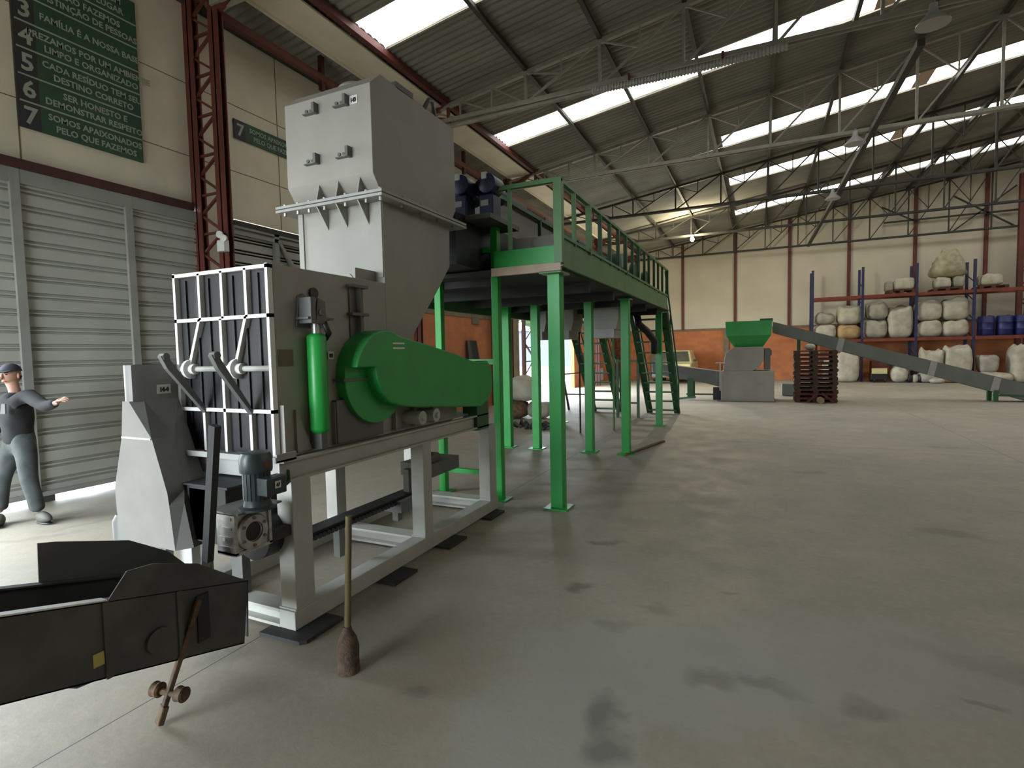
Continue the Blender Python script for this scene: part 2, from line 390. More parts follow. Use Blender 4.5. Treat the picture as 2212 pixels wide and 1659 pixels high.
g = B().bx(WX-.3, XR+4, -40, YF-.01, -.3, -.02); struct(g.build('ground_outside', 'outground'))

# roof of corrugated sheets with skylight strips let in
SKY = [(7.28, 8.12, -6.15, -3.6), (12.42, 13.27, -6.15, 10.2), (17.33, 18.3, -1.07, 10.2), (21.63, 22.6, -1.07, 10.2), (26.72, 27.7, -1.07, 10.2)]
SKY_ADDED = [(y, y+.95, 11.0, 20.5) for y in (2.3, 7.28, 12.42, 17.33, 21.63, 26.72)]  # unseen strips past the ridge, added to light faces turned to +x
PITCH, AMP = .17, .022
def sheet(b, y0, y1, x0, x1, dz=0):
    n = max(2, int(round((y1-y0)/PITCH*6))); ys = [y0+(y1-y0)*i/n for i in range(n+1)]
    vs = [(x, y, roofz(x)+dz+AMP*math.sin(2*math.pi*y/PITCH)) for y in ys for x in (x0, x1)]
    b.add(vs, [(2*i, 2*i+1, 2*i+3, 2*i+2) for i in range(n)])
rf = B()
ev = sorted({YF-.2, YB+.2} | {s[0] for s in SKY} | {s[1] for s in SKY})
for a, c_ in zip(ev, ev[1:]):
    hit = [s for s in SKY if s[0] <= a+.01 and s[1] >= c_-.01]
    if hit:
        sheet(rf, a, c_, WX-.6, hit[0][2]); sheet(rf, a, c_, hit[0][3], RX+.02)
    else: sheet(rf, a, c_, WX-.6, RX+.02)
ev = sorted({YF-.2, YB+.2} | {s[0] for s in SKY_ADDED} | {s[1] for s in SKY_ADDED})
for a, c_ in zip(ev, ev[1:]):
    hit = [s for s in SKY_ADDED if s[0] <= a+.01 and s[1] >= c_-.01]
    if hit:
        sheet(rf, a, c_, RX-.02, hit[0][2]); sheet(rf, a, c_, hit[0][3], XR+.4)
    else: sheet(rf, a, c_, RX-.02, XR+.4)
o = rf.build('ceiling', 'roof'); struct(o)
sd = o.modifiers.new('thickness', 'SOLIDIFY'); sd.thickness = .012; sd.offset = 1
for k, s in enumerate(SKY+SKY_ADDED):
    b = B(); b.add([(s[2], s[0], roofz(s[2])+.01), (s[3], s[0], roofz(s[3])+.01), (s[3], s[1], roofz(s[3])+.01), (s[2], s[1], roofz(s[2])+.01)], [(0, 1, 2, 3)])
    o = b.build('skylight', 'skylight'); struct(o)
    fr = B()
    for y in (s[0]-.03, s[1]+.03): fr.bar((s[2], y, roofz(s[2])-.02), (s[3], y, roofz(s[3])-.02), .05, .05)
    fr.build('skylight_frame', 'chord', o)
for x0, y0, y1 in ((2.05, 12.45, 13.25), (3.7, 17.36, 18.25), (4.0, 21.66, 22.55), (4.6, 26.75, 27.65)):     # sheets patched with board
    struct(B().add([(x0, y0, roofz(x0)-.03), (x0+.35, y0, roofz(x0+.35)-.03), (x0+.35, y1, roofz(x0+.35)-.03), (x0, y1, roofz(x0)-.03)], [(0, 1, 2, 3)]).build('skylight_patch', 'tan'))

# purlins along the hall
PX = [-4.32, -2.79, -1.26, .22, 1.70, 3.2, 4.7, 6.2, 7.7, 9.2]
for x in PX:
    z = roofz(x)-.035
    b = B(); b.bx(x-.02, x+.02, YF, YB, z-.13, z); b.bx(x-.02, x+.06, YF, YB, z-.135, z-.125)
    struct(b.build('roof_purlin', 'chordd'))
b = B(); z = roofz(-6.17)-.05; b.bx(-6.22, -6.12, YF, YB, z-.12, z); struct(b.build('roof_purlin', 'red'))
# gutter beam along the left eave: pale web over a dark strip set in as shade
b = B(); b.bx(WX+.02, -6.95, YF, YB, 7.10, 7.14); b.bx(-7.0, -6.95, YF, YB, 6.98, 7.14); b.bx(-6.95, -6.3, YF, YB, 7.02, 7.05)
struct(b.build('eave_gutter', 'concrete_panel'))
struct(B().bx(WX+.01, WX+.10, YF, YB, 6.88, 7.10).build('eave_shade_strip', 'chordd'))  # solid dark strip standing in for the shade under the gutter

# roof trusses
TY = [.6, 5.45, 10.25, 15.2, 20.35, 25.2, 30.5]
for ty in TY:
    b = B(); zb = 6.70; s = .045
    b.bar((-7.1, ty-.06, zb), (RX, ty-.06, zb), .045, .075); b.bar((-7.1, ty+.06, zb), (RX, ty+.06, zb), .045, .075)
    tz = lambda x: roofz(x)-.19
    b.bar((-7.1, ty, tz(-7.1)), (RX, ty, tz(RX)), .09, .075)
    for x in (-6.55, -5.85, -5.09): b.bar((x, ty, zb), (x, ty, tz(x)), .035)
    for xa, xb in ((-6.55, -5.85), (-5.85, -5.09), (-5.09, -4.32)): b.bar((xa, ty, tz(xa)), (xb, ty, zb), .03)
    for i, x in enumerate(PX):
        b.bar((x, ty, zb), (x, ty, tz(x)), .05)
        if i+1 < len(PX):
            xn = PX[i+1]; mx_, mz = (x+xn)/2, (zb+tz(xn))/2
            b.bar((x, ty, zb), (xn, ty, tz(xn)), .04)
            b.bar((mx_, ty, mz), (mx_, ty, tz(mx_)), .028); b.bar((mx_, ty, mz), (x, ty, tz(x)), .028)
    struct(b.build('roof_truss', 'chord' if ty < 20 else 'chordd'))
    # lattice column under the truss at the left wall
    if ty > 1 and abs(ty-20.35) > .1:
        c = B()
        for x, wdt in ((-7.645, .20), (-7.10, .20)):
            c.bx(x-wdt/2, x+wdt/2, ty-.05, ty-.035, 0, 7.0); c.bx(x-.012, x+.012, ty-.05, ty+.05, 0, 7.0); c.bx(x-wdt/2, x+wdt/2, ty+.035, ty+.05, 0, 7.0)
        n = 24
        for i in range(n):
            z0, z1 = .1+i*.285, .1+(i+1)*.285
            a, d = (-7.6, -7.14) if i % 2 else (-7.14, -7.6)
            c.bar((a, ty, z0), (d, ty, z1), .04, .03)
            if i % 2 == 0: c.bar((-7.6, ty, z0), (-7.14, ty, z0), .035, .03)
        struct(c.build('lattice_column', 'red'))
        k = B(); k.bar((-7.1, ty, 6.62), (-6.2, ty, roofz(-6.2)-.12), .10, .10); k.bar((-7.1, ty, 6.95), (-6.1, ty, 6.70), .07, .09); k.bar((-6.15, ty, 6.7), (-6.15, ty, 7.1), .06)
        struct(k.build('eave_bracket', 'red'))
# red strut between the columns, lintels over the gates
for a, c_ in ((5.5, 10.2), (10.3, 15.15), (15.25, 25.2)): struct(B().bx(-7.24, -7.14, a, c_, 6.60, 6.72).build('wall_strut', 'red'))
for y in (7.6, 12.7): struct(B().bx(-7.23, -7.15, y-.04, y+.04, 6.45, 7.05).build('strut_post', 'redd'))
struct(B().bx(WX, WX+.12, 1.2, 5.35, 3.86, 3.97).build('lintel_beam', 'redd'))
struct(B().bx(WX, WX+.10, 6.05, 9.9, 3.80, 3.88).build('lintel_beam', 'chordd'))
struct(B().bx(WX-.1, WX+.1, 17.2, 23.5, 3.85, 3.97).build('lintel_beam', 'redd'))
# tie beam and lattice column on the ridge line, far right
b = B(); b.bar((2.15, 30.4, 6.66), (2.40, 11.2, 6.66), .11, .12); struct(b.build('longitudinal_tie', 'chordd'))
c = B()
for x in (10.18, 10.72): c.bx(x-.09, x+.09, 30.3, 30.5, 0, 8.9)
for i in range(24): c.bar((10.2 if i % 2 else 10.7, 30.4, .3+i*.35), (10.7 if i % 2 else 10.2, 30.4, .65+i*.35), .05)
struct(c.build('lattice_column', 'red'))
# bracing rods over the far wall
for (x0, z0, x1, z1) in ((7.9, 8.35, 10.1, 6.75), (7.9, 6.75, 10.1, 8.5), (5.2, 8.2, 6.5, 7.4)):
    struct(B().bar((x0, 30.75, z0), (x1, 30.75, z1), .06).build('wall_brace', 'chordd'))
struct(B().bx(5.3, 10.2, 30.72, 30.8, 7.42, 7.49).build('wall_brace', 'chordd'))

# ------------------------------------------------------------------ gates
def gate_sheet(b, y0, y1, z0, z1, x):
    z = z0; prof = []
    while z < z1-.2:
        prof += [(0, z), (0, z+.118), (-.030, z+.124), (-.030, z+.142), (0, z+.148), (0, z+.166), (-.030, z+.172), (-.030, z+.192), (0, z+.198)]; z += .2
    prof.append((0, z1))
    n = len(prof); vs = [(x+d, y, zz) for d, zz in prof for y in (y0, y1)]
    b.add(vs, [(2*i, 2*i+1, 2*i+3, 2*i+2) for i in range(n-1)])
M['gate'] = mat('grey_gate_sheet', (.40, .40, .355), .6, var=.08, scale=1.5)
M['gatef'] = mat('grey_gate_frame', (.27, .27, .245), .6, var=.1, scale=3)
gt = B(); gate_sheet(gt, 2.45, 5.55, .075, 3.86, -7.70); gt.bx(-7.76, -7.74, 2.45, 5.55, .075, 3.86)
d1 = struct(gt.build('door_1', 'gate'))
f = B()
for y in (2.48, 3.24, 4.45, 5.45): f.bx(-7.70, -7.655, y-.045, y+.045, .075, 3.86)
f.bx(-7.72, -7.66, 2.45, 5.55, 3.70, 3.86); f.bx(-7.72, -7.66, 2.45, 5.55, .075, .13)
f.build('gate_frame', 'gatef', d1)
f = B()
for y in (3.30, 4.9): f.bx(-7.73, -7.67, y-.12, y+.12, 0, .08)
f.build('gate_roller', 'chordd', d1)
gt = B(); gate_sheet(gt, 6.05, 9.9, .04, 3.80, -7.72); gt.bx(-7.77, -7.75, 6.05, 9.9, .04, 3.8)
d2 = struct(gt.build('door_2', 'gate'))
f = B()
for y in (6.87, 8.4, 9.85): f.bx(-7.72, -7.66, y-.05, y+.05, .04, 3.80)
f.bar((-7.68, 6.9, 3.7), (-7.68, 8.3, 1.9), .07, .05); f.bx(-7.72, -7.66, 6.05, 9.9, 3.66, 3.72); f.bx(-7.72, -7.66, 6.05, 9.9, 3.76, 3.8)
f.build('gate_frame', 'gatef', d2)
# lattice leaf guide standing in the far gateway
c = B()
for y in (17.42, 18.35): c.bx(-7.66, -7.54, y-.06, y+.06, 0, 3.85)
for i in range(6):
    z0 = .25+i*.6; c.bar((-7.6, 17.42 if i % 2 else 18.35, z0), (-7.6, 18.35 if i % 2 else 17.42, z0+.6), .05)
for z in (.5, 1.35, 1.85, 2.95): c.bar((-7.6, 17.42, z), (-7.6, 18.35, z), .035)
tag(c.build('gate_lattice_frame', 'redd'), 'dark red lattice frame standing upright in the bright far gateway', 'frame')

# ------------------------------------------------------------------ outside the far gateway
b = B().bx(-19.5, -11.8, 36, 41, 0, 3.25); sh = thing('shed', (-15, 36, 0), 'pale blue flat walled shed seen outside through the far gateway', 'building')
b.build('wall', 'shedblue', sh); r_ = B().bx(-19.7, -11.6, 35.8, 41.2, 3.25, 3.37); r_.build('roof', 'chord', sh)
tag(B().bx(-22, -9.6, 32.0, 32.2, 0, .75).build('yard_wall', 'yardwall'), 'low pinkish yard wall outside in front of the pale blue shed', 'wall')
t = thing('tree', (-16.5, 44, 0), 'leafy green tree rising behind the blue shed outside', 'tree')
B().path([(-16.5, 44, 0), (-16.4, 44, 2.5), (-16.6, 44, 4.5)], [.25, .2, .12], 8).build('trunk', 'bark', t)
cr = B()
rnd = random.Random(3)
for i in range(260):
    a, e, rr = rnd.uniform(0, 6.28), rnd.uniform(-1, 1), rnd.uniform(.6, 1)
    p = V((-16.5+3.4*rr*math.cos(a)*math.sqrt(1-e*e), 44+2.6*rr*math.sin(a)*math.sqrt(1-e*e), 5.0+2.0*rr*e))
    d = V((rnd.uniform(-1, 1), rnd.uniform(-1, 1), rnd.uniform(-1, 1))).normalized(); u = d.orthogonal().normalized(); s_ = rnd.uniform(.35, .6)
    cr.add([p-d*s_, p+u*s_*.6, p+d*s_, p-u*s_*.6], [(0, 1, 2, 3)])
cr.build('crown', 'leaf', t)
cr = B().bx(-19.0, -17.2, 29.4, 31.0, .35, 1.1); cr.bx(-18.8, -17.4, 29.6, 30.8, 1.1, 1.6)
# ------------------------------------------------------------------ the big grey crusher
def sticker(parent, txt, pos, wd, ht, xd=(0, 1, 0), yd=(0, 0, 1), m='paper', name='sticker'):
    xd, yd = V(xd).normalized(), V(yd).normalized(); n = xd.cross(yd); p = V(pos)
    b = B().prism([p, p+xd*wd, p+xd*wd+yd*ht, p+yd*ht], n*.002)
    s = b.build(name, m, parent)
    if txt:
        sz = ht*.62
        t = text_bm(txt, sz, p+xd*wd*.5+yd*ht*.26+n*.003, xd, yd, .0005, 'CENTER', .9*wd/(sz*.62*max(len(txt), 2)) if len(txt) > 2 else 1.0, .004*ht/.08)
        t.build('printed_number', 'ink', s)
    return s

cr_ = thing('crusher', (-3.03, 3.3, 0), 'big grey industrial crusher with tall feed tower and white edged grid front', 'machine')
X0, X1 = -3.46, -2.60
# base frame
for x0, x1 in ((-2.63, -2.50), (-3.58, -3.45)):
    B().bx(x0, x1, 2.25, 4.98, .022, .135).build('base_rail', 'frame', cr_, .004)
for y0, y1 in ((2.25, 2.38), (3.62, 3.76), (4.82, 4.98)):
    b = B(); b.bx(-3.45, -2.63, y0, y1, .022, .04); b.bx(-3.45, -2.63, y0, y1, .117, .135); b.bx(-3.45, -2.63, (y0+y1)/2-.012, (y0+y1)/2+.012, .03, .125)
    b.build('cross_beam', 'frame', cr_)
for x0, x1 in ((-2.63, -2.505), (-3.575, -3.45)):
    for y0, y1 in ((2.27, 2.42), (3.63, 3.75), (4.81, 4.96)):
        b = B(); b.bx(x0, x1, y0, y1, .135, .92); b.bx(x0-.01, x1+.004, y0-.01, y1+.01, .135, .147)
        b.build('leg', 'frame', cr_, .004)
# table of channel beams
for xw, xf in ((-2.545, -2.50), (-3.535, -3.58)):
    b = B(); b.bx(xw-.006, xw+.006, 2.22, 4.80, .92, 1.05); b.bx(min(xw, xf), max(xw, xf), 2.22, 4.80, .92, .935); b.bx(min(xw, xf), max(xw, xf), 2.22, 4.80, 1.038, 1.052)
    b.build('table_beam', 'frame', cr_)
b = B(); b.bx(-3.56, -2.545, 2.262, 2.275, .93, 1.05); b.bx(-3.56, -2.545, 2.275, 2.31, .92, .935); b.build('front_channel', 'greyl', cr_)
b = B(); b.bx(-3.60, -2.485, 2.16, 2.30, 1.052, 1.064); b.bx(-3.60, -2.485, 2.15, 2.16, 1.052, 1.085); b.bx(-2.495, -2.485, 2.16, 2.30, 1.052, 1.10); b.bx(-3.45, -2.6, 2.30, 4.78, 1.05, 1.068)
b.build('table_plate', 'greyl', cr_)
# under-table hopper
B().add([(-3.40, 2.33, 1.04), (-2.66, 2.33, 1.04), (-2.66, 4.4, 1.04), (-3.40, 4.4, 1.04), (-3.22, 2.5, .86), (-2.84, 2.5, .86), (-2.84, 4.2, .86), (-3.22, 4.2, .86)],
        [(0, 1, 5, 4), (1, 2, 6, 5), (2, 3, 7, 6), (3, 0, 4, 7), (4, 5, 6, 7)]).build('bottom_hopper', 'greyd', cr_)
# housing
b = B().yz(X0, X1, [(2.288, 1.068), (3.33, 1.068), (3.33, 2.205), (2.288, 2.205)]); b.bx(X0+.004, X1-.004, 3.33, 4.35, 1.068, 1.36)
b.build('housing', 'grey', cr_, .003)
# open rib grid of the front
g = B(); y0, y1 = 2.25, 2.285; t = .011
def rib(p, q): g.prism([(p[0], y0, p[1]), (p[0], y1, p[1]), (q[0], y1, q[1]), (q[0], y0, q[1])], (V((q[1]-p[1], 0, -(q[0]-p[0]))).normalized()*t*2))
for x in (X0, X1-.022): g.bx(x, x+.022, y0, y1, 1.064, 2.205)
for z in (2.183, 1.895, 1.325): g.bx(X0, X1, y0, y1, z-.004, z+.018)
for x in (-3.21, -3.0, -2.79): g.bx(x-t, x+t, y0, y1, 1.9, 2.19)
g.bx(-3.035, -3.013, y0, y1, 1.07, 1.9)
for x in (-3.22, -2.797): g.bx(x-t, x+t, y0, y1, 1.07, 1.33)
rib((-3.21, 1.9), (-3.33, 1.60)); rib((-2.79, 1.9), (-2.90, 1.60))
g.build('front_rib_grid', 'white', cr_)
B().bx(X0+.005, X1-.005, 2.282, 2.288, 1.07, 2.195).build('front_back_plate', 'black', cr_)
for k in range(7):
    x = X0+.09+k*.11; B().bx(x-.006, x+.006, 2.270, 2.283, 1.1, 2.16).build('plate_stiffener', 'black', cr_)
sh_ = B().tube((-3.44, 2.265, 1.59), (-2.62, 2.265, 1.59), .018, 10); sh_.build('pivot_shaft', 'frame', cr_)
for x in (-3.335, -2.90):
    b = B().tube((x-.012, 2.26, 1.59), (x+.012, 2.26, 1.59), .062, 18); b.tube((x-.06, 2.26, 1.59), (x+.05, 2.26, 1.59), .034, 14)
    b.build('pivot_hub', 'white', cr_, smooth=True)
for xb, xt in ((-3.22, -3.165), (-2.797, -2.725)):
    b = B().prism([(xb-.018, 2.26, 1.30), (xb-.018, 2.24, 1.37), (xt-.018, 1.985, 1.69), (xt-.018, 1.955, 1.672), (xt-.018, 1.99, 1.60)], (.036, 0, 0))
    b.tube((xt-.024, 1.985, 1.672), (xt+.024, 1.985, 1.672), .022, 12)
    b.build('lever_arm', 'greyd', cr_, .003)
# side detail
for y, h in ((2.30, .30), (2.72, .28), (2.88, .26), (2.955, .16), (3.12, .30), (3.37, .26), (3.62, .26), (3.9, .26)):
    B().bx(X1, X1+.035, y-.006, y+.006, 1.068, 1.068+h).build('side_rib', 'grey', cr_)
B().yz(X1+.0, X1+.02, [(2.40, 1.068), (2.52, 1.068), (2.42, 1.30), (2.40, 1.33)]).build('side_gusset', 'grey', cr_)
B().bx(X1, X1+.045, 2.72, 3.2, 1.068, 1.36).build('lower_side_box', 'greyd', cr_, .004)
b = B(); b.bx(X1, X1+.012, 2.92, 3.06, 1.75, 2.14)
for z in (2.14, 1.945): b.bx(X1, X1+.055, 2.90, 3.07, z-.01, z+.01)
b.bx(X1, X1+.05, 2.985, 2.995, 1.75, 2.14); b.build('stiffened_rib_bracket', 'greyd', cr_)
# green hydraulic cylinder with its clevis
cy = B().lathe([(.02, 1.165), (.04, 1.17), (.057, 1.19), (.06, 1.20), (.06, 1.775), (.052, 1.79), (.03, 1.80)], (-2.535, 2.545, 0), 20).build('hydraulic_cylinder', 'green', cr_, smooth=True)
B().tube((-2.535, 2.545, 1.79), (-2.535, 2.545, 1.93), .026, 12).build('piston_rod', 'steelcut', cy, smooth=True)
b = B().yz(-2.60, -2.585, [(2.44, 1.84), (2.66, 1.84), (2.60, 1.97), (2.50, 2.05), (2.46, 2.03)]); b.yz(-2.50, -2.485, [(2.50, 1.86), (2.59, 1.86), (2.58, 2.0), (2.52, 2.02)])
b.bx(-2.6, -2.485, 2.46, 2.50, 1.86, 2.02); b.bx(-2.6, -2.49, 2.44, 2.66, 1.885, 1.90); b.tube((-2.62, 2.545, 1.93), (-2.47, 2.545, 1.93), .022, 12)
b.build('cylinder_clevis', 'greyd', cr_, .002)
B().bx(-2.60, -2.50, 2.52, 2.57, 1.07, 1.175).build('lower_clevis', 'greyd', cr_); B().path([(-2.49, 2.57, 1.87), (-2.50, 2.62, 1.80), (-2.54, 2.63, 1.77), (-2.58, 2.63, 1.75)], .018, 8).build('hydraulic_hose', 'black', cr_, smooth='all')
B().tube((-2.60, 2.595, 2.06), (-2.585, 2.595, 2.06), .035, 14).build('inspection_cap', 'black', cr_)
sticker(cr_, '', (X1+.004, 2.30, 1.60), .11, .10, m='band', name='data_plate')
sticker(cr_, '05', (X1+.007, 2.70, 1.635), .052, .052)
# belt guard
def arc(cy_, cz, r, a0, a1, n): return [(cy_+r*math.cos(R(a0+(a1-a0)*i/n)), cz+r*math.sin(R(a0+(a1-a0)*i/n))) for i in range(n+1)]
outer = arc(3.12, 1.51, .33, 215, 62, 14)+[(3.60, 1.745), (4.05, 1.665), (4.40, 1.59)]+arc(4.50, 1.40, .235, 62, -60, 8)+[(4.45, 1.165), (3.5, 1.215)]+arc(3.30, 1.52, .30, 275, 190, 6)
drum = [(a, b_) for a, b_ in arc(3.10, 1.50, .335, 0, 360, 36)][:-1]
gd = B().yz(-2.60, -2.515, drum).build('belt_guard', 'greenl', cr_, .006, smooth=False)
front = arc(3.10, 1.50, .335, 167, 62, 10)+[(3.62, 1.735), (4.05, 1.655), (4.42, 1.575)]+arc(4.52, 1.39, .235, 55, -58, 8)+[(4.60, 1.185), (4.50, 1.145), (3.45, 1.245), (3.24, 1.275)]+[(3.13, 1.31), (3.04, 1.39), (2.985, 1.49), (2.972, 1.575)]
B().yz(-2.56, -2.42, front).build('guard_cover', 'greenl', gd, .012)
for z in (1.705, 1.74): B().bx(-2.42, -2.414, 3.16, 3.30, z-.006, z+.006).build('guard_slot', 'white', gd)
sticker(gd, '66', (-2.512, 2.905, 1.63), .075, .055)
B().bx(-2.6, -2.5, 2.74, 3.0, 1.485, 1.50).build('guard_shelf', 'greyd', gd)
b = B(); b.bx(-2.66, -2.50, 4.56, 4.80, .90, 1.17); b.build('guard_foot', 'greend', gd)
for y in (3.55, 3.75):
    b = B().tube((-2.66, y, 1.15), (-2.44, y, 1.15), .055, 14); b.tube((-2.68, y, 1.15), (-2.42, y, 1.15), .022, 10); b.build('bearing_block', 'frame', cr_, smooth=True)
# throat under the flange
b = B().yz(X0, X1, [(3.33, 2.83), (4.30, 2.83), (4.285, 2.46), (4.06, 2.21), (3.765, 1.91), (3.5, 1.62), (3.5, 1.37), (3.33, 1.37)]); b.build('feed_throat', 'grey', cr_, .004)
B().bx(X0+.01, X0+.06, 3.318, 3.33, 2.25, 2.82).build('throat_edge_strip', 'grey', cr_); B().bx(X1-.05, X1-.004, 3.318, 3.33, 2.25, 2.82).build('throat_edge_strip', 'grey', cr_)
for k, x in enumerate((-3.30, -3.14, -3.0, -2.88, -2.76)):
    b = B().bx(x-.022, x+.022, 3.22, 3.24, 2.20, 2.245); b.tube((x, 3.215, 2.235), (x, 3.25, 2.235), .022, 10); b.build('hinge_knuckle', 'grey', cr_)
lug = B().xz(3.20, 3.215, [(-2.93, 2.19), (-2.93, 2.25), (-2.90, 2.28), (-2.83, 2.28), (-2.80, 2.25), (-2.80, 2.19)])
lug.build('lifting_lug', 'greyl', cr_); B().tube((-2.865, 3.195, 2.24), (-2.865, 3.222, 2.24), .022, 14).build('lug_hole', 'black', cr_)
B().bx(-2.70, -2.685, 3.1, 3.33, 2.19, 2.30).build('lug_plate', 'grey', cr_)
fl_ = B(); fl_.bx(X0-.11, X1+.10, 3.20, 4.44, 2.822, 2.842); fl_.bx(X0-.11, X1+.10, 3.20, 4.44, 2.850, 2.870); fl_.bx(X0-.09, X1+.08, 3.22, 4.42, 2.84, 2.852)
fl_.build('bolted_flange', 'greyl', cr_)
for x in (-3.14, -2.945, -2.735):
    B().yz(x-.006, x+.006, [(3.21, 2.87), (3.33, 2.87), (3.25, 3.02)]).build('flange_gusset', 'greyl', cr_)
    B().yz(x-.006, x+.006, [(3.21, 2.822), (3.33, 2.822), (3.33, 2.66)]).build('flange_gusset', 'greyl', cr_)
for x in (-3.5, -3.36, -3.24, -3.08, -2.87, -2.67, -2.54):
    B().tube((x, 3.235, 2.795), (x, 3.235, 2.89), .012, 8).build('flange_bolt', 'steelcut', cr_)
for y in (3.5, 3.75, 4.0, 4.25): B().tube((X1+.06, y, 2.80), (X1+.06, y, 2.89), .012, 8).build('flange_bolt', 'greyd', cr_)
# tower
b = B().yz(X0, X1, [(3.33, 2.87), (3.235, 3.01), (3.235, 3.655), (3.36, 3.765), (4.42, 3.745), (4.42, 3.0), (4.33, 2.87)]); tw = b.build('feed_tower', 'grey', cr_, .004)
for x, z in ((-3.18, 3.567), (-2.875, 3.565), (-3.185, 3.187), (-2.866, 3.186)):
    b = B(); b.bx(x-.06, x+.06, 3.20, 3.235, z-.035, z-.027); b.bx(x+.05, x+.075, 3.185, 3.235, z-.04, z+.035); b.tube((x-.045, 3.225, z), (x-.045, 3.238, z), .014, 10); b.bx(x-.01, x+.05, 3.225, 3.238, z-.005, z+.008)
    b.build('door_bracket', 'greyd', tw)
sticker(tw, '143', (-2.795, 3.233, 3.53), .075, .062, (1, 0, 0), (0, 0, 1), 'white')
B().lathe([(.16, 3.74), (.16, 3.84), (.13, 3.87)], (-3.05, 3.62, 0), 20).build('top_collar', 'greyl', tw, smooth=True)
b = B(); b.bx(-2.72, -2.60, 3.55, 3.78, 3.75, 3.80); b.build('top_access_lid', 'greyd', tw)
b = B().path([(-2.61, 3.95, 3.75), (-2.58, 3.98, 3.83), (-2.6, 4.06, 3.85), (-2.61, 4.12, 3.75)], .018, 8); b.build('lifting_eye', 'greyd', tw, smooth='all')

# rubber pads under the base
for k, (y0, y1, x1, lb) in enumerate(((2.17, 2.50, -2.37, 'dark rubber pad under the near front corner of the crusher base'), (3.02, 3.30, -2.36, 'dark rubber pad under the right base rail, second from the front'),
                            (3.78, 4.08, -2.37, 'dark rubber pad under the right base rail, third from the front'), (4.62, 4.92, -2.40, 'dark rubber pad under the far end of the crusher right base rail'))):
    b = B()
    if k == 0: b.xy(0, .021, [(-2.70, 2.16), (-2.39, 2.17), (-2.36, 2.20), (-2.36, 2.50), (-2.56, 2.50), (-2.60, 2.36), (-2.70, 2.34)])
    else: b.bx(-2.60, x1, y0, y1, 0, .021)
    tag(b.build('rubber_pad', 'dark'), lb, 'pad', 'rubber pads under the crusher frame')

# ------------------------------------------------------------------ screw conveyor, gearbox and motor in front of the crusher
sc_ = thing('screw_conveyor', (-2.95, 2.6, 0), 'dark screw conveyor trough below the crusher with gearbox and upright motor', 'conveyor')
b = B().yz(-3.14, -2.80, [(2.06, .90), (2.06, .56), (2.55, .56), (2.55, .90)]); b.bx(-3.17, -2.77, 2.05, 2.55, .895, .91); b.build('trough', 'dark', sc_, .004)
b = B().tube((-2.72, 2.16, .60), (-2.72, 2.44, .60), .145, 22); b.build('drive_drum', 'black', sc_, smooth=True)
# saw-edged drag chain between the legs
b = B(); b.bar((-2.92, 2.5, .40), (-2.92, 4.05, .40), .14, .03)
for k in range(38): b.bx(-2.845, -2.825, 2.5+k*.041, 2.525+k*.041, .365, .40)
b.build('drag_chain', 'black', sc_)
for y, z0, z1 in ((2.62, .44, .58), (3.06, .135, .39), (3.78, .20, .39), (3.95, .3, .62)):
    B().bx(-2.93, -2.87, y-.03, y+.03, z0, z1).build('chain_hanger', 'greyd', sc_)
b = B().bx(-2.99, -2.78, 3.68, 3.90, .30, .40); b.tube((-2.9, 4.15, .66), (-2.72, 4.15, .66), .09, 16); b.bx(-3.0, -2.66, 3.98, 4.46, .55, .67); b.build('tail_bearing', 'greyd', sc_)
gx = B(); x0, x1, ya, yb_, za, zb_ = -2.62, -2.50, 1.88, 2.10, .615, .84
gx.bx(x0, x1, ya, yb_, za, zb_)
gb = gx.build('gearbox', 'steelcut', sc_, .008)
fr = B()
for z in (za-.006, zb_-.012): fr.bx(x0-.01, x1+.012, ya-.006, yb_+.006, z, z+.018)
for y in (ya-.006, yb_-.012): fr.bx(x0-.01, x1+.012, y, y+.018, za, zb_)
for k in range(4): fr.bx(x0+.012, x1-.012, ya-.012, ya, za+.03+k*.052, za+.045+k*.052)
fr.build('gearbox_rib', 'steelcut', gb)
T = Matrix.Translation(V((x1, 1.985, .715))) @ Matrix.Rotation(R(90), 4, 'Y')
B().lathe([(.098, -.01), (.098, .012), (.088, .022), (.055, .022), (.055, .012), (.05, .006)], n=30, M4=T).build('output_flange', 'steelcut', gb, smooth=True)
B().lathe([(.05, .004), (.05, .009), (.02, .010)], n=24, M4=T).build('hollow_shaft', 'black', gb)
for a in range(6):
    p = V((x1+.02, 1.985+.075*math.cos(a*1.047+.5), .715+.075*math.sin(a*1.047+.5))); B().tube(p-V((.01, 0, 0)), p+V((.008, 0, 0)), .009, 8).build('flange_bolt', 'greyd', gb)
B().tube((-2.56, 1.872, .70), (-2.56, 1.862, .70), .011, 10).build('oil_plug', 'white', gb)
mt_ = B().lathe([(.095, .845), (.095, .857), (.072, .865), (.066, .89), (.066, 1.05)], (-2.45, 1.99, 0), 24).build('motor', 'motor', sc_, smooth=True)
fins = B()
for a in range(20):
    c_, s_ = math.cos(a*2*math.pi/20), math.sin(a*2*math.pi/20); fins.bar((-2.45+.068*c_, 1.99+.068*s_, .90), (-2.45+.068*c_, 1.99+.068*s_, 1.05), .018, .005, (c_, s_, 0))
fins.build('cooling_fins', 'motor', mt_)
B().lathe([(.080, 1.045), (.083, 1.06), (.083, 1.12), (.070, 1.148), (.04, 1.155)], (-2.45, 1.99, 0), 24).build('fan_cover', 'motor', mt_, smooth=True)
tb = B().bx(-2.385, -2.31, 1.935, 2.065, .93, 1.025).build('terminal_box', 'motor', mt_, .006)
sticker(tb, '47', (-2.308, 1.985, .965), .038, .038)
B().bx(-2.372, -2.366, 1.98, 2.01, 1.075, 1.105).build('rating_plate', 'orange', mt_)
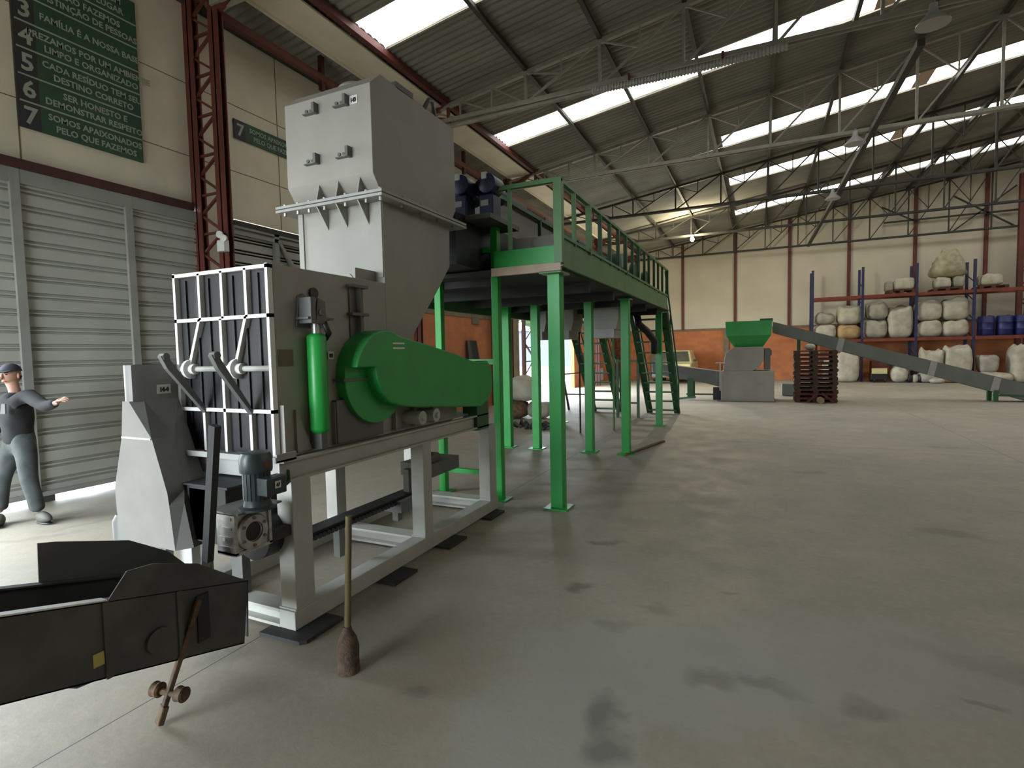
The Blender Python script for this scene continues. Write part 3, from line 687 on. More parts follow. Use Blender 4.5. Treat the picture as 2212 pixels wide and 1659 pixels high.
B().path([(-2.34, 2.04, .94), (-2.36, 2.12, .97), (-2.45, 2.2, 1.0), (-2.6, 2.28, .9)], .012, 8).build('power_cable', 'black', mt_, smooth='all')
B().bx(-2.68, -2.44, 1.86, 2.14, .838, .848).build('mounting_plate', 'greyd', sc_); B().bx(-2.70, -2.52, 2.08, 2.27, .60, .66).build('bracket', 'dark', sc_)
B().bx(-3.1, -3.0, 2.30, 2.36, .135, .56).build('support_leg', 'greyd', sc_)

# discharge chute with square mouth
dc = thing('discharge_chute', (-3.35, 2.0, 0), 'grey bottle-shaped sheet metal discharge chute left of the crusher front', 'chute')
mouth = [(-3.525, 1.95), (-3.01, 1.95), (-3.01, 2.16), (-3.525, 2.16)]
def ring(xl, xr, ya, yb2, z): return [(xl, ya, z), (xr, ya, z), (xr, yb2, z), (xl, yb2, z)]
def hull_sections(secs):
    b = B(); n = len(secs[0]); b.v = [V(p) for q in secs for p in q]
    b.f = [list(range(n))[::-1], [(len(secs)-1)*n+j for j in range(n)]]
    for i in range(len(secs)-1):
        for j in range(n): b.f.append([i*n+j, i*n+(j+1) % n, (i+1)*n+(j+1) % n, (i+1)*n+j])
    return b
neck = lambda z: [(-3.525, 1.965, z), (-3.505, 1.948, z), (-3.47, 1.945, z), (-3.445, 1.958, z), (-3.44, 1.985, z), (-3.44, 2.235, z), (-3.525, 2.235, z)]
hull_sections([neck(1.405), neck(1.625)]).build('chute_neck', 'chutep', dc, smooth=True)
low = [[(-3.655, 1.95, .53), (-3.11, 1.95, .53), (-3.06, 2.03, .53), (-3.10, 2.235, .53), (-3.655, 2.235, .53)],
       [(-3.662, 1.945, .80), (-3.135, 1.945, .80), (-3.11, 2.02, .80), (-3.18, 2.235, .80), (-3.66, 2.235, .80)],
       [(-3.66, 1.945, .87), (-3.145, 1.945, .87), (-3.15, 2.05, .87), (-3.215, 2.235, .87), (-3.66, 2.235, .87)],
       [(-3.55, 1.94, 1.185), (-3.262, 1.945, 1.185), (-3.30, 2.10, 1.185), (-3.345, 2.235, 1.185), (-3.55, 2.235, 1.185)]]
hull_sections(low).build('chute_body', 'chutep', dc)
hull_sections([low[-1], [(-3.53, 1.945, 1.405), (-3.465, 1.945, 1.405), (-3.44, 2.02, 1.405), (-3.44, 2.235, 1.405), (-3.53, 2.235, 1.405)]]).build('chute_shoulder', 'chutep', dc)
B().bx(-3.515, -3.455, 1.975, 2.22, 1.62, 1.627).build('mouth_opening', 'black', dc)
sticker(dc, '14-4', (-3.438, 2.10, 1.44), .085, .058)
B().bx(-3.55, -3.265, 1.937, 1.945, 1.18, 1.19).build('weld_seam', 'white', dc)
for x in (-3.6, -3.2): B().bx(x-.025, x+.025, 2.18, 2.23, 0, .55).build('leg', 'greyd', dc)
B().bx(-3.12, -2.93, 2.06, 2.235, .57, .88).build('outlet_throat', 'black', dc)
tk = thing('hydraulic_tank', (-3.82, 2.1, 0), 'small dark grey tank with white filler pipe beside the discharge chute', 'tank')
B().lathe([(.085, 0), (.09, .03), (.09, .60), (.07, .64)], (-3.82, 2.1, 0), 18).build('body', 'greyd', tk, smooth=True)
B().path([(-3.78, 2.1, .63), (-3.77, 2.1, .72), (-3.765, 2.1, .80)], .028, 10).build('filler_pipe', 'white', tk, smooth='all')
# dark flat bar standing against the gearbox
tag(B().bar((-2.565, 1.77, .62), (-2.40, 1.73, 1.33), .045, .035).build('steel_bar', 'dark'), 'dark steel bar standing upright in front of the crusher grid, left of the gearmotor', 'bar')
tag(B().bar((-2.62, 1.78, .50), (-2.545, 1.80, .95), .012, .05).build('steel_strip', 'steelcut'), 'thin bright steel strip leaning against the dark bar left of the gearbox', 'strip')

# ------------------------------------------------------------------ belt conveyor in the foreground
bc = thing('belt_conveyor', (-2.66, 1.2, 0), 'black inclined belt conveyor trough with hopper boards in the left foreground', 'conveyor')
def zt(y): return .757-(y-.9)*.268
def zb2(y): return .441-(y-.9)*.283
ya, ye = -1.6, 1.885
for name, xi, sgn in (('side_panel', -2.42, -1), ('side_panel', -2.90, 1)):
    b = B().yz(xi, xi+sgn*.006, [(ya, zb2(ya)), (ye-.04, zb2(ye-.04)), (ye, zt(ye)), (ya, zt(ya))])
    b.prism([(xi, ya, zt(ya)-.004), (xi, ye, zt(ye)-.004), (xi, ye, zt(ye)+.004), (xi, ya, zt(ya)+.004)], (sgn*.05, 0, 0))
    b.prism([(xi+.0, ya, zb2(ya)), (xi, ye-.04, zb2(ye-.04)), (xi, ye-.04, zb2(ye-.04)+.006), (xi, ya, zb2(ya)+.006)], (sgn*.05, 0, 0))
    sp_ = b.build(name, 'convd', bc)
b = B().prism([(-2.418, ya, zt(ya)+.002), (-2.418, 1.23, zt(1.23)+.002), (-2.418, 1.23, zt(1.23)+.008), (-2.418, ya, zt(ya)+.008)], (-.045, 0, 0)); b.build('rim_strip', 'white', bc)
B().yz(-2.425, -2.419, [(1.23, zt(1.23)), (1.31, .765), (1.42, .757), (1.62, .682), (1.87, .50), (1.885, zt(1.885))]).build('hopper_board', 'convd', bc)
B().yz(-2.905, -2.899, [(1.21, zt(1.21)), (1.215, .852), (1.28, .838), (1.59, .742), (1.78, .618), (1.87, .515), (1.88, zt(1.88))]).build('hopper_board', 'greyd', bc)
B().prism([(-2.42, ye-.02, .20), (-2.90, ye-.02, .20), (-2.90, ye-.005, zt(ye)), (-2.42, ye-.005, zt(ye))], (0, .006, 0)).build('end_plate', 'convd', bc)
M['belt'] = mat('black_belt_with_red_dust', (.020, .013, .013), .9, var=.3, scale=14)
b = B().prism([(-2.88, ya, zt(ya)-.10), (-2.44, ya, zt(ya)-.10), (-2.44, ye-.05, zt(ye)-.12), (-2.88, ye-.05, zt(ye)-.12)], (0, 0, -.012)); b.build('belt', 'belt', bc)
for y in (-.9, 0.0, .8): B().tube((-2.9, y, zb2(y)+.05), (-2.42, y, zb2(y)+.05), .035, 12).build('return_roller', 'convd', bc, smooth=True)
for y in (1.22, 1.52): B().bx(-2.42, -2.412, y-.012, y+.012, zb2(y), zt(y)).build('panel_stiffener', 'convd', bc)
B().bx(-2.42, -2.412, 1.60, 1.66, zb2(1.6)+.06, zt(1.6)-.04).build('adjuster_slot', 'black', bc)
B().tube((-2.425, 1.42, .41), (-2.405, 1.42, .41), .055, 20).build('bearing_cover', 'convd', bc)
sticker(bc, '', (-2.4185, 1.165, .420), .040, .055, m='yellow', name='yellow_sticker')
for x, y in ((-2.46, -1.2), (-2.86, -1.2)): B().bx(x-.025, x+.025, y-.03, y+.03, 0, zb2(y)+.02).build('leg', 'convd', bc)
B().path([(-2.66, 1.30, .40), (-2.66, 1.30, .30), (-2.67, 1.27, .25), (-2.69, 1.23, .245), (-2.70, 1.20, .262)], .014, 8).build('hanging_hook', 'black', bc, smooth='all')

# rusty lever with rollers, broom
rl = thing('rusty_lever', (-2.44, 1.43, 0), 'rusty steel lever with a crosswise pair of rollers leaning on the black conveyor', 'lever')
top, bot = V((-2.395, 1.60, .52)), V((-2.455, 1.425, .02))
b = B().bar(bot, top, .030, .022); b.build('shaft', 'rust', rl, .004)
B().bar(bot-V((0, .004, .012)), bot.lerp(top, .13), .050, .028).build('foot', 'rust', rl, .006)
c0 = bot.lerp(top, .235)
B().tube(c0+V((-.075, -.012, -.004)), c0+V((.085, .012, -.006)), .014, 10).build('axle', 'rust', rl)
for a, c_ in ((-.092, -.045), (.045, .095)):
    pa, pb = c0+V((a, a*.15, 0)), c0+V((c_, c_*.15, 0)); B().path([pa, pa.lerp(pb, .15), pa.lerp(pb, .5), pa.lerp(pb, .85), pb], [.024, .034, .030, .034, .026], 16).build('roller', 'rust', rl, smooth=True)
br_ = thing('broom', (-1.95, 2.09, 0), 'worn broom standing upright on its bristles, right of the crusher frame', 'broom')
B().tube((-1.95, 2.09, .19), (-1.921, 2.10, .83), .0165, 12).build('stick', 'stick', br_, smooth=True)
B().lathe([(.058, .0), (.055, .06), (.058, .13), (.046, .18), (.026, .215), (.02, .24)], (-1.95, 2.09, .002), 16).build('brush_head', 'bristle', br_, smooth=True)
# ------------------------------------------------------------------ green steel platform
pf = thing('platform', (-3.0, 8.6, 0), 'green steel platform on square posts with balustrade and grey side beams behind the crusher', 'platform')
def post(x, y, z1, wd=.13, m='green'):
    b = B(); b.bx(x-wd/2, x+wd/2, y-wd/2, y+wd/2, .012, z1)
    p = b.build('post', m, pf, .006)
    B().bx(x-wd/2-.06, x+wd/2+.06, y-wd/2-.06, y+wd/2+.06, 0, .014).build('base_plate', m, p)
    B().bx(x-wd/2-.03, x+wd/2+.03, y-wd/2-.03, y+wd/2+.03, z1-.012, z1).build('cap_plate', m, p)
    return p
post(-1.93, 5.28, 2.475, .135)
post(-2.65, 5.34, 3.36, .085); post(-3.445, 5.42, 2.52, .085)
for x in (-4.01, -3.47, -2.53, -1.93): post(x, 8.46, 2.47, .13)
for x in (-4.225, -1.98): post(x, 11.85, 2.47, .13)
# deck: dark underside, tan end plate, green fascia, long grey green side beam
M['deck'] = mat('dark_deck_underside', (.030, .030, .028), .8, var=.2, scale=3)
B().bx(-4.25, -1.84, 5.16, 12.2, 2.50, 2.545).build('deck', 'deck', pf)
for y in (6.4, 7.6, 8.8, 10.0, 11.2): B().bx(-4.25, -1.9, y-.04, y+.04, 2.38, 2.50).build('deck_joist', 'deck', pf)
B().bx(-4.25, -4.19, 5.4, 12.2, 2.30, 2.55).build('edge_beam', 'greend', pf)
B().bx(-2.595, -1.815, 5.12, 5.16, 2.47, 2.553).build('end_plate', 'tan', pf)
B().bx(-2.05, -1.815, 5.12, 5.40, 2.455, 2.475).build('bearing_plate', 'greeng', pf)
B().bx(-2.58, -1.86, 5.165, 5.18, 2.55, 2.735).build('end_fascia', 'green', pf)
b = B(); b.bx(-1.862, -1.84, 5.13, 12.15, 2.52, 2.815); b.bx(-1.88, -1.80, 5.13, 12.15, 2.515, 2.53); b.build('side_beam', 'greeng', pf)
B().bx(-1.87, -1.845, 5.15, 6.55, 2.80, 2.86).build('toe_board', 'greeng', pf)
sticker(pf, '', (-1.835, 5.20, 2.56), .05, .05, (0, 1, 0), name='sticker')
B().bx(-3.40, -2.69, 5.36, 5.42, 1.53, 1.59).build('cross_bar', 'green', pf); B().bx(-3.40, -2.69, 5.36, 5.42, .26, .31).build('cross_bar', 'green', pf)
B().bx(-3.49, -2.69, 5.26, 5.32, 2.755, 2.815).build('cross_bar', 'green', pf)
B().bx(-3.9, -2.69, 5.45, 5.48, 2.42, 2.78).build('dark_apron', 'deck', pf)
# balustrade
rz = 3.385
B().bx(-2.60, -1.80, 5.13, 5.175, rz-.03, rz+.015).build('top_rail', 'greeng', pf)
B().bar((-1.845, 5.15, rz), (-1.845, 12.15, rz), .05, .035).build('top_rail', 'greeng', pf)
B().bar((-1.845, 5.15, 2.835), (-1.845, 12.15, 2.835), .05, .03).build('bottom_rail', 'greeng', pf)
bal = [(5.66, .04), (6.22, .06), (6.71, .045), (7.19, .045), (7.66, .045), (8.12, .05), (8.6, .04), (9.07, .045), (9.58, .04), (10.0, .04), (10.52, .04), (10.98, .04), (11.48, .04), (12.1, .06)]
B().bx(-1.885, -1.80, 5.12, 5.205, 2.55, rz).build('corner_post', 'greeng', pf)
for y, wd in bal: B().bx(-1.845-wd/2, -1.845+wd/2, y-wd/2, y+wd/2, 2.80, rz).build('baluster', 'greeng' if y < 6.4 else 'greend', pf)
B().bx(-2.40, -2.36, 5.14, 5.17, 2.735, rz).build('baluster', 'greeng', pf)
B().bar((-2.62, 5.34, rz), (-2.62, 12.1, rz), .04, .04).build('inner_rail', 'greend', pf)
for y in (6.6, 7.9, 9.2, 10.5, 12.05): B().bx(-2.64, -2.60, y-.02, y+.02, 2.55, rz).build('inner_baluster', 'greend', pf)

# stairs behind the platform, descending away
def stair(xc, label, wd=.70, rail=True):
    s = thing('staircase', (xc, 12.25, 0), label, 'stairs', 'green stairs behind the platform')
    yt, zt_, yb, n = 12.22, 2.50, 14.30, 10
    for sx in (-1, 1):
        B().bar((xc+sx*wd/2, yt, zt_), (xc+sx*wd/2, yb, .02), .05, .15, (1, 0, 0)).build('stringer', 'greend', s)
    for i in range(n):
        f = (i+.6)/n; y = yt+(yb-yt)*f; z = zt_*(1-f)
        B().bx(xc-wd/2, xc+wd/2, y-.10, y+.10, z-.018, z+.018).build('tread', 'greend', s)
    if rail:
        for sx in (-1, 1):
            B().path([(xc+sx*(wd/2+.03), yt, 3.38), (xc+sx*(wd/2+.03), yb, .92), (xc+sx*(wd/2+.03), yb+.05, .02)], .022, 8).build('handrail', 'greend', s)
            B().path([(xc+sx*(wd/2+.03), yt, 2.95), (xc+sx*(wd/2+.03), yb, .5)], .014, 8).build('mid_rail', 'greend', s)
            for f in (.35, .7): B().bx(xc+sx*(wd/2+.03)-.012, xc+sx*(wd/2+.03)+.012, yt+(yb-yt)*f-.012, yt+(yb-yt)*f+.012, 2.5*(1-f), 3.38-2.46*f).build('rail_post', 'greend', s)
    return s
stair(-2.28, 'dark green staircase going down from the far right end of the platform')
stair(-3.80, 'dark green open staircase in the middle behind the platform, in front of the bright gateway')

# machines standing on the platform
ga = thing('conveyor_gallery', (-3.1, 8, 2.55), 'long grey boxed conveyor lying along the platform behind the crusher tower', 'conveyor')
b = B(); b.bx(-3.45, -2.78, 5.62, 11.6, 3.08, 3.44); b.bx(-3.50, -2.73, 5.62, 11.6, 3.43, 3.46); b.build('casing', 'grey', ga, .004)
for y in (6.6, 8.2, 9.8, 11.3): B().bx(-3.4, -2.85, y-.04, y+.04, 2.548, 3.08).build('leg', 'greend', ga)
B().bx(-3.46, -2.77, 4.7, 6.6, 2.56, 3.08).build('dark_skirt', 'black', ga)
for y in (6.5, 7.9, 9.3): B().bx(-3.3, -2.9, y-.35, y+.35, 3.46, 3.66).build('inspection_box', 'greyd', ga)
ch = thing('bent_chute', (-2.2, 5.9, 2.55), 'light grey bent sheet metal chute on the near end of the platform', 'chute')
B().prism([(-2.62, 5.45, 2.58), (-2.62, 5.75, 2.98), (-2.62, 6.4, 2.98), (-2.62, 6.4, 2.58)], (.55, 0, 0)).build('hood', 'greyl', ch, .003)
for (x, y, lb) in ((-2.87, 5.08, 'dark blue geared motor high up right beside the crusher tower'), (-2.60, 5.16, 'dark blue geared motor further from the crusher tower, by the platform corner post')):
    gm = thing('geared_motor', (x, y, 3.09), lb, 'motor', 'blue motors on the platform conveyor')
    b = B().bx(x-.09, x+.07, y-.10, y+.10, 3.082, 3.32); b.tube((x-.10, y-.02, 3.42), (x-.10, y+.42, 3.42), .10, 18); b.build('gear_case', 'blue', gm, .012)
    B().lathe([(.085, -.13), (.10, -.11), (.10, .12), (.085, .13)], n=20, M4=Matrix.Translation(V((x+.02, y-.02, 3.42))) @ Matrix.Rotation(R(90), 4, 'X')).build('motor_body', 'blue', gm, smooth=True)
    B().bx(x-.03, x+.03, y-.16, y-.10, 3.46, 3.53).build('terminal_box', 'cap', gm, .006); B().bx(x-.07, x+.02, y-.105, y-.10, 3.20, 3.26).build('rating_plate', 'greyl', gm)
B().bx(-3.0, -2.48, 4.9, 5.62, 3.03, 3.08).build('motor_bracket', 'greyd', ga)
vb = thing('vibrating_screen', (-2.35, 9.3, 2.55), 'dark screening machine with drive wheels on the far half of the platform', 'machine')
b = B(); b.bx(-2.62, -2.05, 8.3, 10.6, 2.60, 2.95); b.bx(-2.55, -2.1, 7.4, 8.3, 2.75, 2.85); b.build('body', 'black', vb)
for y in (8.2, 9.4, 10.4): B().tube((-2.04, y, 3.0), (-1.96, y, 3.0), .16, 18).build('drive_wheel', 'greend', vb, smooth=True)
for y in (7.3, 8.9): B().bx(-2.4, -2.3, y-.05, y+.05, 2.55, 3.2).build('leg', 'greend', vb)
b = B().bx(-2.2, -2.05, 9.0, 9.15, 3.05, 3.28); b.build('control_box', 'cap', vb)
lamp2 = None

# hoppers hanging under the deck
for x0, x1, y, lb in ((-4.05, -3.75, 9.7, 'grey hopper hanging under the platform, left of three'), (-3.62, -3.2, 9.7, 'grey hopper hanging under the platform, middle of three'), (-2.84, -2.34, 9.7, 'wide grey hopper hanging under the platform, right of three')):
    h = thing('hanging_hopper', ((x0+x1)/2, y+.3, 2.5), lb, 'hopper', 'hoppers under the platform')
    b = B().xz(y, y+.6, [(x0, 2.5), (x1, 2.5), (x1, 2.25), (x1-.05, 2.05), (x0+.03, 2.05), (x0, 2.3)]); b.build('body', 'grey', h, .004)
    B().bx(x0+.02, x1-.08, y-.02, y+.5, 1.90, 2.07).build('outlet_collar', 'greyl', h, .004)
hs = thing('hanging_hose', (-2.25, 11.0, 2.5), 'thick black hose drooping beneath the far right end of the platform', 'hose')
B().path([(-2.35, 11.3, 2.46), (-2.28, 11.2, 2.2), (-2.12, 11.25, 2.05), (-2.0, 11.4, 1.85), (-2.02, 11.5, 1.6)], .075, 10).build('hose_body', 'black', hs, smooth='all')
for x, y, z1, r_, m, lb in ((-3.311, 10.40, 2.46, .018, 'black', 'thin dark prop pole under the platform, between the middle posts'), (-2.74, 10.9, 2.46, .022, 'greeng', 'thin grey green prop pole under the wide hopper')):
    tag(B().tube((x, y, 0), (x, y, z1), r_, 8).build('prop_pole', m), lb, 'pole', 'prop poles under the platform')
fr = thing('bag_frame', (-2.95, 13.2, 0), 'green tubular bag frame standing on the floor between the two staircases', 'frame')
for x in (-3.22, -2.71): B().bx(x-.03, x+.03, 13.17, 13.23, 0, 1.45).build('leg', 'greend', fr)
for z in (.36, 1.40): B().bx(-3.22, -2.71, 13.18, 13.22, z-.02, z+.02).build('cross_bar', 'greend', fr)
rk_ = thing('dark_stand', (-5.2, 14.6, 0), 'dark A-shaped steel stand in front of the far gateway', 'stand')
for x0, x1, y in ((-5.45, -5.22, 14.5), (-4.95, -5.2, 14.5)): B().bar((x0, y, 0), (x1, y, 1.5), .05).build('leg', 'black', rk_)
B().bar((-5.45, 14.5, .45), (-4.2, 14.5, .45), .04).build('cross_bar', 'black', rk_); B().bar((-4.2, 14.5, 0), (-4.2, 14.5, 1.2), .04).build('leg', 'black', rk_); B().bar((-5.3, 14.5, 1.0), (-4.2, 14.5, 1.1), .035).build('cross_bar', 'black', rk_)
tag(B().bar((-1.90, 8.32, .02), (-1.555, 9.78, .02), .05, .03).build('steel_bar', 'rust'), 'rusty flat bar lying on the floor beside a green platform post', 'bar')

# stuff beyond the platform on the left
def bag(name, c, sx, sy, sz, m, label, group=None, seed=0, flare=0, n=4.0, sag=.05, cat='bag', ears=0, rough=1):
    rn = random.Random(seed); off = V((rn.uniform(0, 50), rn.uniform(0, 50), rn.uniform(0, 50)))
    b = B(); nu, nv = 28, 16; k0 = len(b.v)
    for i in range(nv+1):
        t = -math.pi/2+math.pi*i/nv
        for j in range(nu):
            a = 2*math.pi*j/nu
            def se(v, e): return math.copysign(abs(v)**e, v)
            e = 2.0/n
            x = se(math.cos(t), e)*se(math.cos(a), e); y = se(math.cos(t), e)*se(math.sin(a), e); z = se(math.sin(t), e)
            wob = 1+rough*(.07*noise.noise(V((x, y, z))*1.6+off)+.04*noise.noise(V((x, y, z))*4.5+off))
            fl_ = 1+flare*z; bul = 1+sag*(1-z*z)
            zz = (z*.5+.5)*sz
            if z > .5: zz += (noise.noise(V((x*1.5, y*1.5, 3))+off)*.16*rough*sz) + ears*sz*max(0, abs(x)-.6)
            b.v.append(V((c[0]+x*sx/2*wob*fl_*bul, c[1]+y*sy/2*wob*bul, c[2]+max(0, zz))))
    for i in range(nv):
        for j in range(nu):
            a, d = k0+i*nu+j, k0+i*nu+(j+1) % nu; b.f.append([a, d, d+nu, a+nu])
    o = b.build(name, m, None, smooth='all', org=c)
    return tag(o, label, cat, group)
bag('sack', (-5.5, 12.5, .42), .85, .7, .62, 'bag', 'bulging white sack piled on the brown sacks behind the green posts', 'sacks behind the platform', 1, n=2.6)
bag('sack', (-5.65, 12.35, 0), .7, .6, .45, 'rust', 'brown sack on the floor under the white sack, left one', 'sacks behind the platform', 2, n=2.6)
bag('sack', (-5.05, 12.5, 0), .6, .55, .42, 'bag2', 'grey brown sack on the floor under the white sack, right one', 'sacks behind the platform', 3, n=2.6)
b = B(); rn = random.Random(5)
for k in range(16):
    x, y = -4.55+rn.uniform(-.55, .55), 10.75+rn.uniform(-.25, .25); a = rn.uniform(0, 3.1)
    b.path([(x-.15*math.cos(a), y-.15*math.sin(a), .03), (x, y, rn.uniform(.06, .14)), (x+.17*math.cos(a), y+.17*math.sin(a), .03)], .03, 6)
tag(b.build('scrap_heap', 'dark', None, smooth='all'), 'small dark heap of scrap rags on the floor between the green posts', 'heap', kind='stuff')
tag(B().prism([(-7.50, 13.45, .05), (-7.50, 14.35, .05), (-7.70, 14.05, 2.05), (-7.70, 13.50, 2.05)], (.03, 0, 0)).build('black_board', 'black'), 'tall black board leaning against the orange brick left wall', 'board')
tag(B().bx(-7.70, -7.66, 26.5, 28.2, .12, .75).build('sheet', 'litpanel'), 'pale blue sheet leaning low on the brick wall beyond the far gateway', 'sheet')
# ------------------------------------------------------------------ far machines
sd_ = thing('granulator', (-.34, 18.5, 0), 'grey granulator topped by a square green feed hopper, in mid hall', 'machine')
B().bx(-1.09, .41, 18.0, 19.2, .02, .96).build('base_cabinet', 'grey', sd_, .01)
B().bx(-1.2, .45, 17.95, 19.25, 0, .03).build('skid', 'greyd', sd_)
b = B().xz(18.02, 19.1, [(-1.04, .96), (-1.02, 1.25), (-.97, 1.50), (-.85, 1.62), (-.72, 1.70), (.10, 1.70), (.12, 1.55), (.10, 1.30), (.02, 1.12), (-.10, 1.0), (-.2, .96)]); b.build('cutting_chamber', 'grey', sd_, .01)
b = B().bx(.12, .30, 18.1, 18.9, 1.0, 1.65); b.tube((.28, 18.3, 1.42), (.28, 18.3, 1.6), .06, 10); b.build('drive_side', 'greyd', sd_, .02)
hp = B().add([(-.975, 17.95, 2.49), (.335, 17.95, 2.49), (.335, 19.2, 2.49), (-.975, 19.2, 2.49), (-.945, 17.95, 2.05), (.315, 17.95, 2.05), (.315, 19.2, 2.05), (-.945, 19.2, 2.05),
              (-.73, 18.15, 1.69), (.09, 18.15, 1.69), (.09, 19.0, 1.69), (-.73, 19.0, 1.69)],
             [(0, 1, 5, 4), (1, 2, 6, 5), (2, 3, 7, 6), (3, 0, 4, 7), (4, 5, 9, 8), (5, 6, 10, 9), (6, 7, 11, 10), (7, 4, 8, 11)]).build('feed_hopper', 'greenh' if 'greenh' in M else 'greenl', sd_)
s_ = hp.modifiers.new('thickness', 'SOLIDIFY'); s_.thickness = .02
B().bx(0, .36, 18.2, 19.0, 2.47, 2.56).build('hopper_lip', 'greend', sd_)
B().bar((-1.12, 17.9, .35), (-1.12, 17.9, 1.22), .03).build('lever', 'cap', sd_); B().bar((-1.26, 17.9, 1.22), (-.98, 17.9, 1.22), .03).build('lever_grip', 'cap', sd_)
# inclined feed conveyor on the right
M['convg'] = mat('blue_grey_conveyor_paint', (.150, .165, .145), .55, var=.1, scale=2)
fc = thing('feed_conveyor', (3.5, 19.6, 0), 'long grey inclined conveyor rising from the right edge up to the green hopper', 'conveyor')
pa, pb = V((.38, 19.6, 2.32)), V((8.2, 19.6, -.05+.15))
def cz(x): return 2.32-(x-.38)*.3235
for y in (19.35, 19.85):
    b = B().prism([(.38, y, cz(.38)+.18), (7.6, y, cz(7.6)+.25), (7.6, y, cz(7.6)-.23), (.38, y, cz(.38)-.17)], (0, .03, 0)); b.build('side_panel', 'convg', fc)
for x in (2.23, 4.55, 6.0):
    B().prism([(x, 19.33, cz(x)+.21), (x+.16, 19.33, cz(x)+.16), (x+.08, 19.33, cz(x)-.24), (x-.08, 19.33, cz(x)-.19)], (0, .02, 0)).build('splice_plate', 'greyl', fc)
B().prism([(.38, 19.38, cz(.38)+.05), (7.6, 19.38, cz(7.6)+.05), (7.6, 19.38, cz(7.6)+.02), (.38, 19.38, cz(.38)+.02)], (0, .47, 0)).build('belt', 'dark', fc)
for x in (6.05, 7.2): 
    for y in (19.36, 19.84): B().bx(x-.05, x+.05, y-.05, y+.05, 0, cz(x)-.15).build('leg', 'greend', fc)
B().bx(6.0, 7.5, 19.33, 19.39, .16, .21).build('foot_rail', 'greend', fc)
for x, y, z in ((1.15, 19.75, cz(1.15)-.15),): B().bx(x-.05, x+.05, y-.05, y+.05, 0, z).build('leg', 'greend', fc)
# low conveyor on the left
lc = thing('discharge_conveyor', (-1.9, 18.7, 0), 'short low grey conveyor between the staircase and the granulator', 'conveyor')
b = B().prism([(-3.3, 18.4, 1.24), (-1.10, 18.4, .92), (-1.10, 18.4, .42), (-1.6, 18.4, .55), (-3.3, 18.4, .86)], (0, .6, 0)); b.build('trough', 'greyd', lc, .006)
for y in (18.42, 18.96): B().bx(-2.16, -1.98, y-.03, y+.03, .05, .72).build('leg', 'greend', lc)
B().bx(-2.2, -1.25, 18.42, 18.48, .16, .21).build('brace', 'greend', lc)
B().bar((-2.45, 18.45, .03), (-1.9, 18.3, .10), .08, .06).build('foot', 'greend', lc)
B().bx(-1.35, -1.12, 18.2, 18.5, .03, .42).build('drive_unit', 'black', lc)
b = thing('motor_box', (.9, 19.9, 0), 'small slate blue box on the floor right of the granulator', 'box'); B().bx(.70, 1.10, 20.4, 20.8, .02, .42).build('body', 'convg', b, .01)

# pallets
def pallet(name, loc, label, group, m, seed, wd=1.07, dp=1.0, ht=.128):
    rn = random.Random(seed); p = thing(name, loc, label, 'pallet', group)
    x, y, z = loc
    t_ = B(); nb = 6
    for i in range(nb):
        yy = y-dp/2+i*(dp-.1)/(nb-1); t_.bx(x-wd/2+rn.uniform(-.015, .015), x+wd/2+rn.uniform(-.015, .015), yy, yy+.1, z+ht-.034, z+ht)
    t_.build('top_boards', m, p)
    for k, dx in enumerate((-wd/2+.05, -.02, wd/2-.05)):
        B().bx(x+dx-.07, x+dx+.07, y-dp/2, y+dp/2, z+.026, z+ht-.034).build('stringer', m, p)
    b_ = B()
    for i in range(3):
        yy = y-dp/2+i*(dp-.1)/2; b_.bx(x-wd/2, x+wd/2, yy, yy+.1, z, z+.026)
    b_.build('bottom_boards', m, p)
    return p
N = 12
for k in range(N):
    pos = 'bottom' if k == 0 else 'topmost' if k == N-1 else ('second', 'third', 'fourth', 'fifth', 'sixth')[k-1]+' from the bottom' if k < 6 else ('second', 'third', 'fourth', 'fifth', 'sixth')[N-2-k]+' from the top'
    pallet('wooden_pallet', (1.535+random.uniform(-.025, .025), 18.6, k*.1295), 'dark wooden pallet in the tall stack beside the granulator, '+pos, 'stacked wooden pallets', 'wood' if k > 2 else 'woodr', k)
lg = thing('log_roller', (1.62, 17.95, 0), 'cut log with pale round end lying in front of the pallet stack', 'log')
B().tube((1.62, 17.75, .095), (1.62, 18.05, .095), .094, 16).build('log_body', 'log', lg)
b = B().bar((1.28, 17.93, .03), (1.58, 17.93, .30), .07, .06); b.bar((1.98, 17.93, .03), (1.66, 17.93, .30), .07, .06)
tag(b.build('wooden_trestle', 'woodr'), 'red brown wooden trestle boards propped over the log by the pallet stack', 'trestle')
c_ = thing('cardboard_roll', (1.25, 18.7, 1.56), 'small pinkish plastic wrap bundle on top of the pallet stack', 'bundle')
B().ell((1.38, 18.5, 1.66), .15, .12, .10).build('wrap', 'bag', c_, smooth='all')

# ------------------------------------------------------------------ pallet rack with bags
rk = thing('pallet_rack', (6.4, 29.8, 0), 'pallet rack of dark blue uprights and orange red beams along the far wall', 'rack')
RXS = [2.28, 4.30, 6.33, 8.36, 10.40]
for x in RXS:
    u = B()
    for y in (29.35, 30.35): u.bx(x-.05, x+.05, y-.04, y+.04, 0, 5.28)
    o = u.build('upright_frame', 'blueup', rk)
    b = B()
    for i in range(6): b.bar((x, 29.35, .3+i*.8), (x, 30.35, .7+i*.8), .03); 
    b.build('frame_lacing', 'blueup', o)
for z, h, m in ((1.92, .14, 'orange'), (3.92, .13, 'orange')):
    for a, c_ in zip(RXS, RXS[1:]):
        for y in (29.30, 30.38): B().bx(a+.05, c_-.05, y-.03, y+.03, z-h/2, z+h/2).build('beam', m, rk)
GL, GU, GF = 'white bulk bags on the middle rack level', 'loads on the top rack level', 'bulk bags on the floor under the rack'
z1 = 1.995
W_ = .93
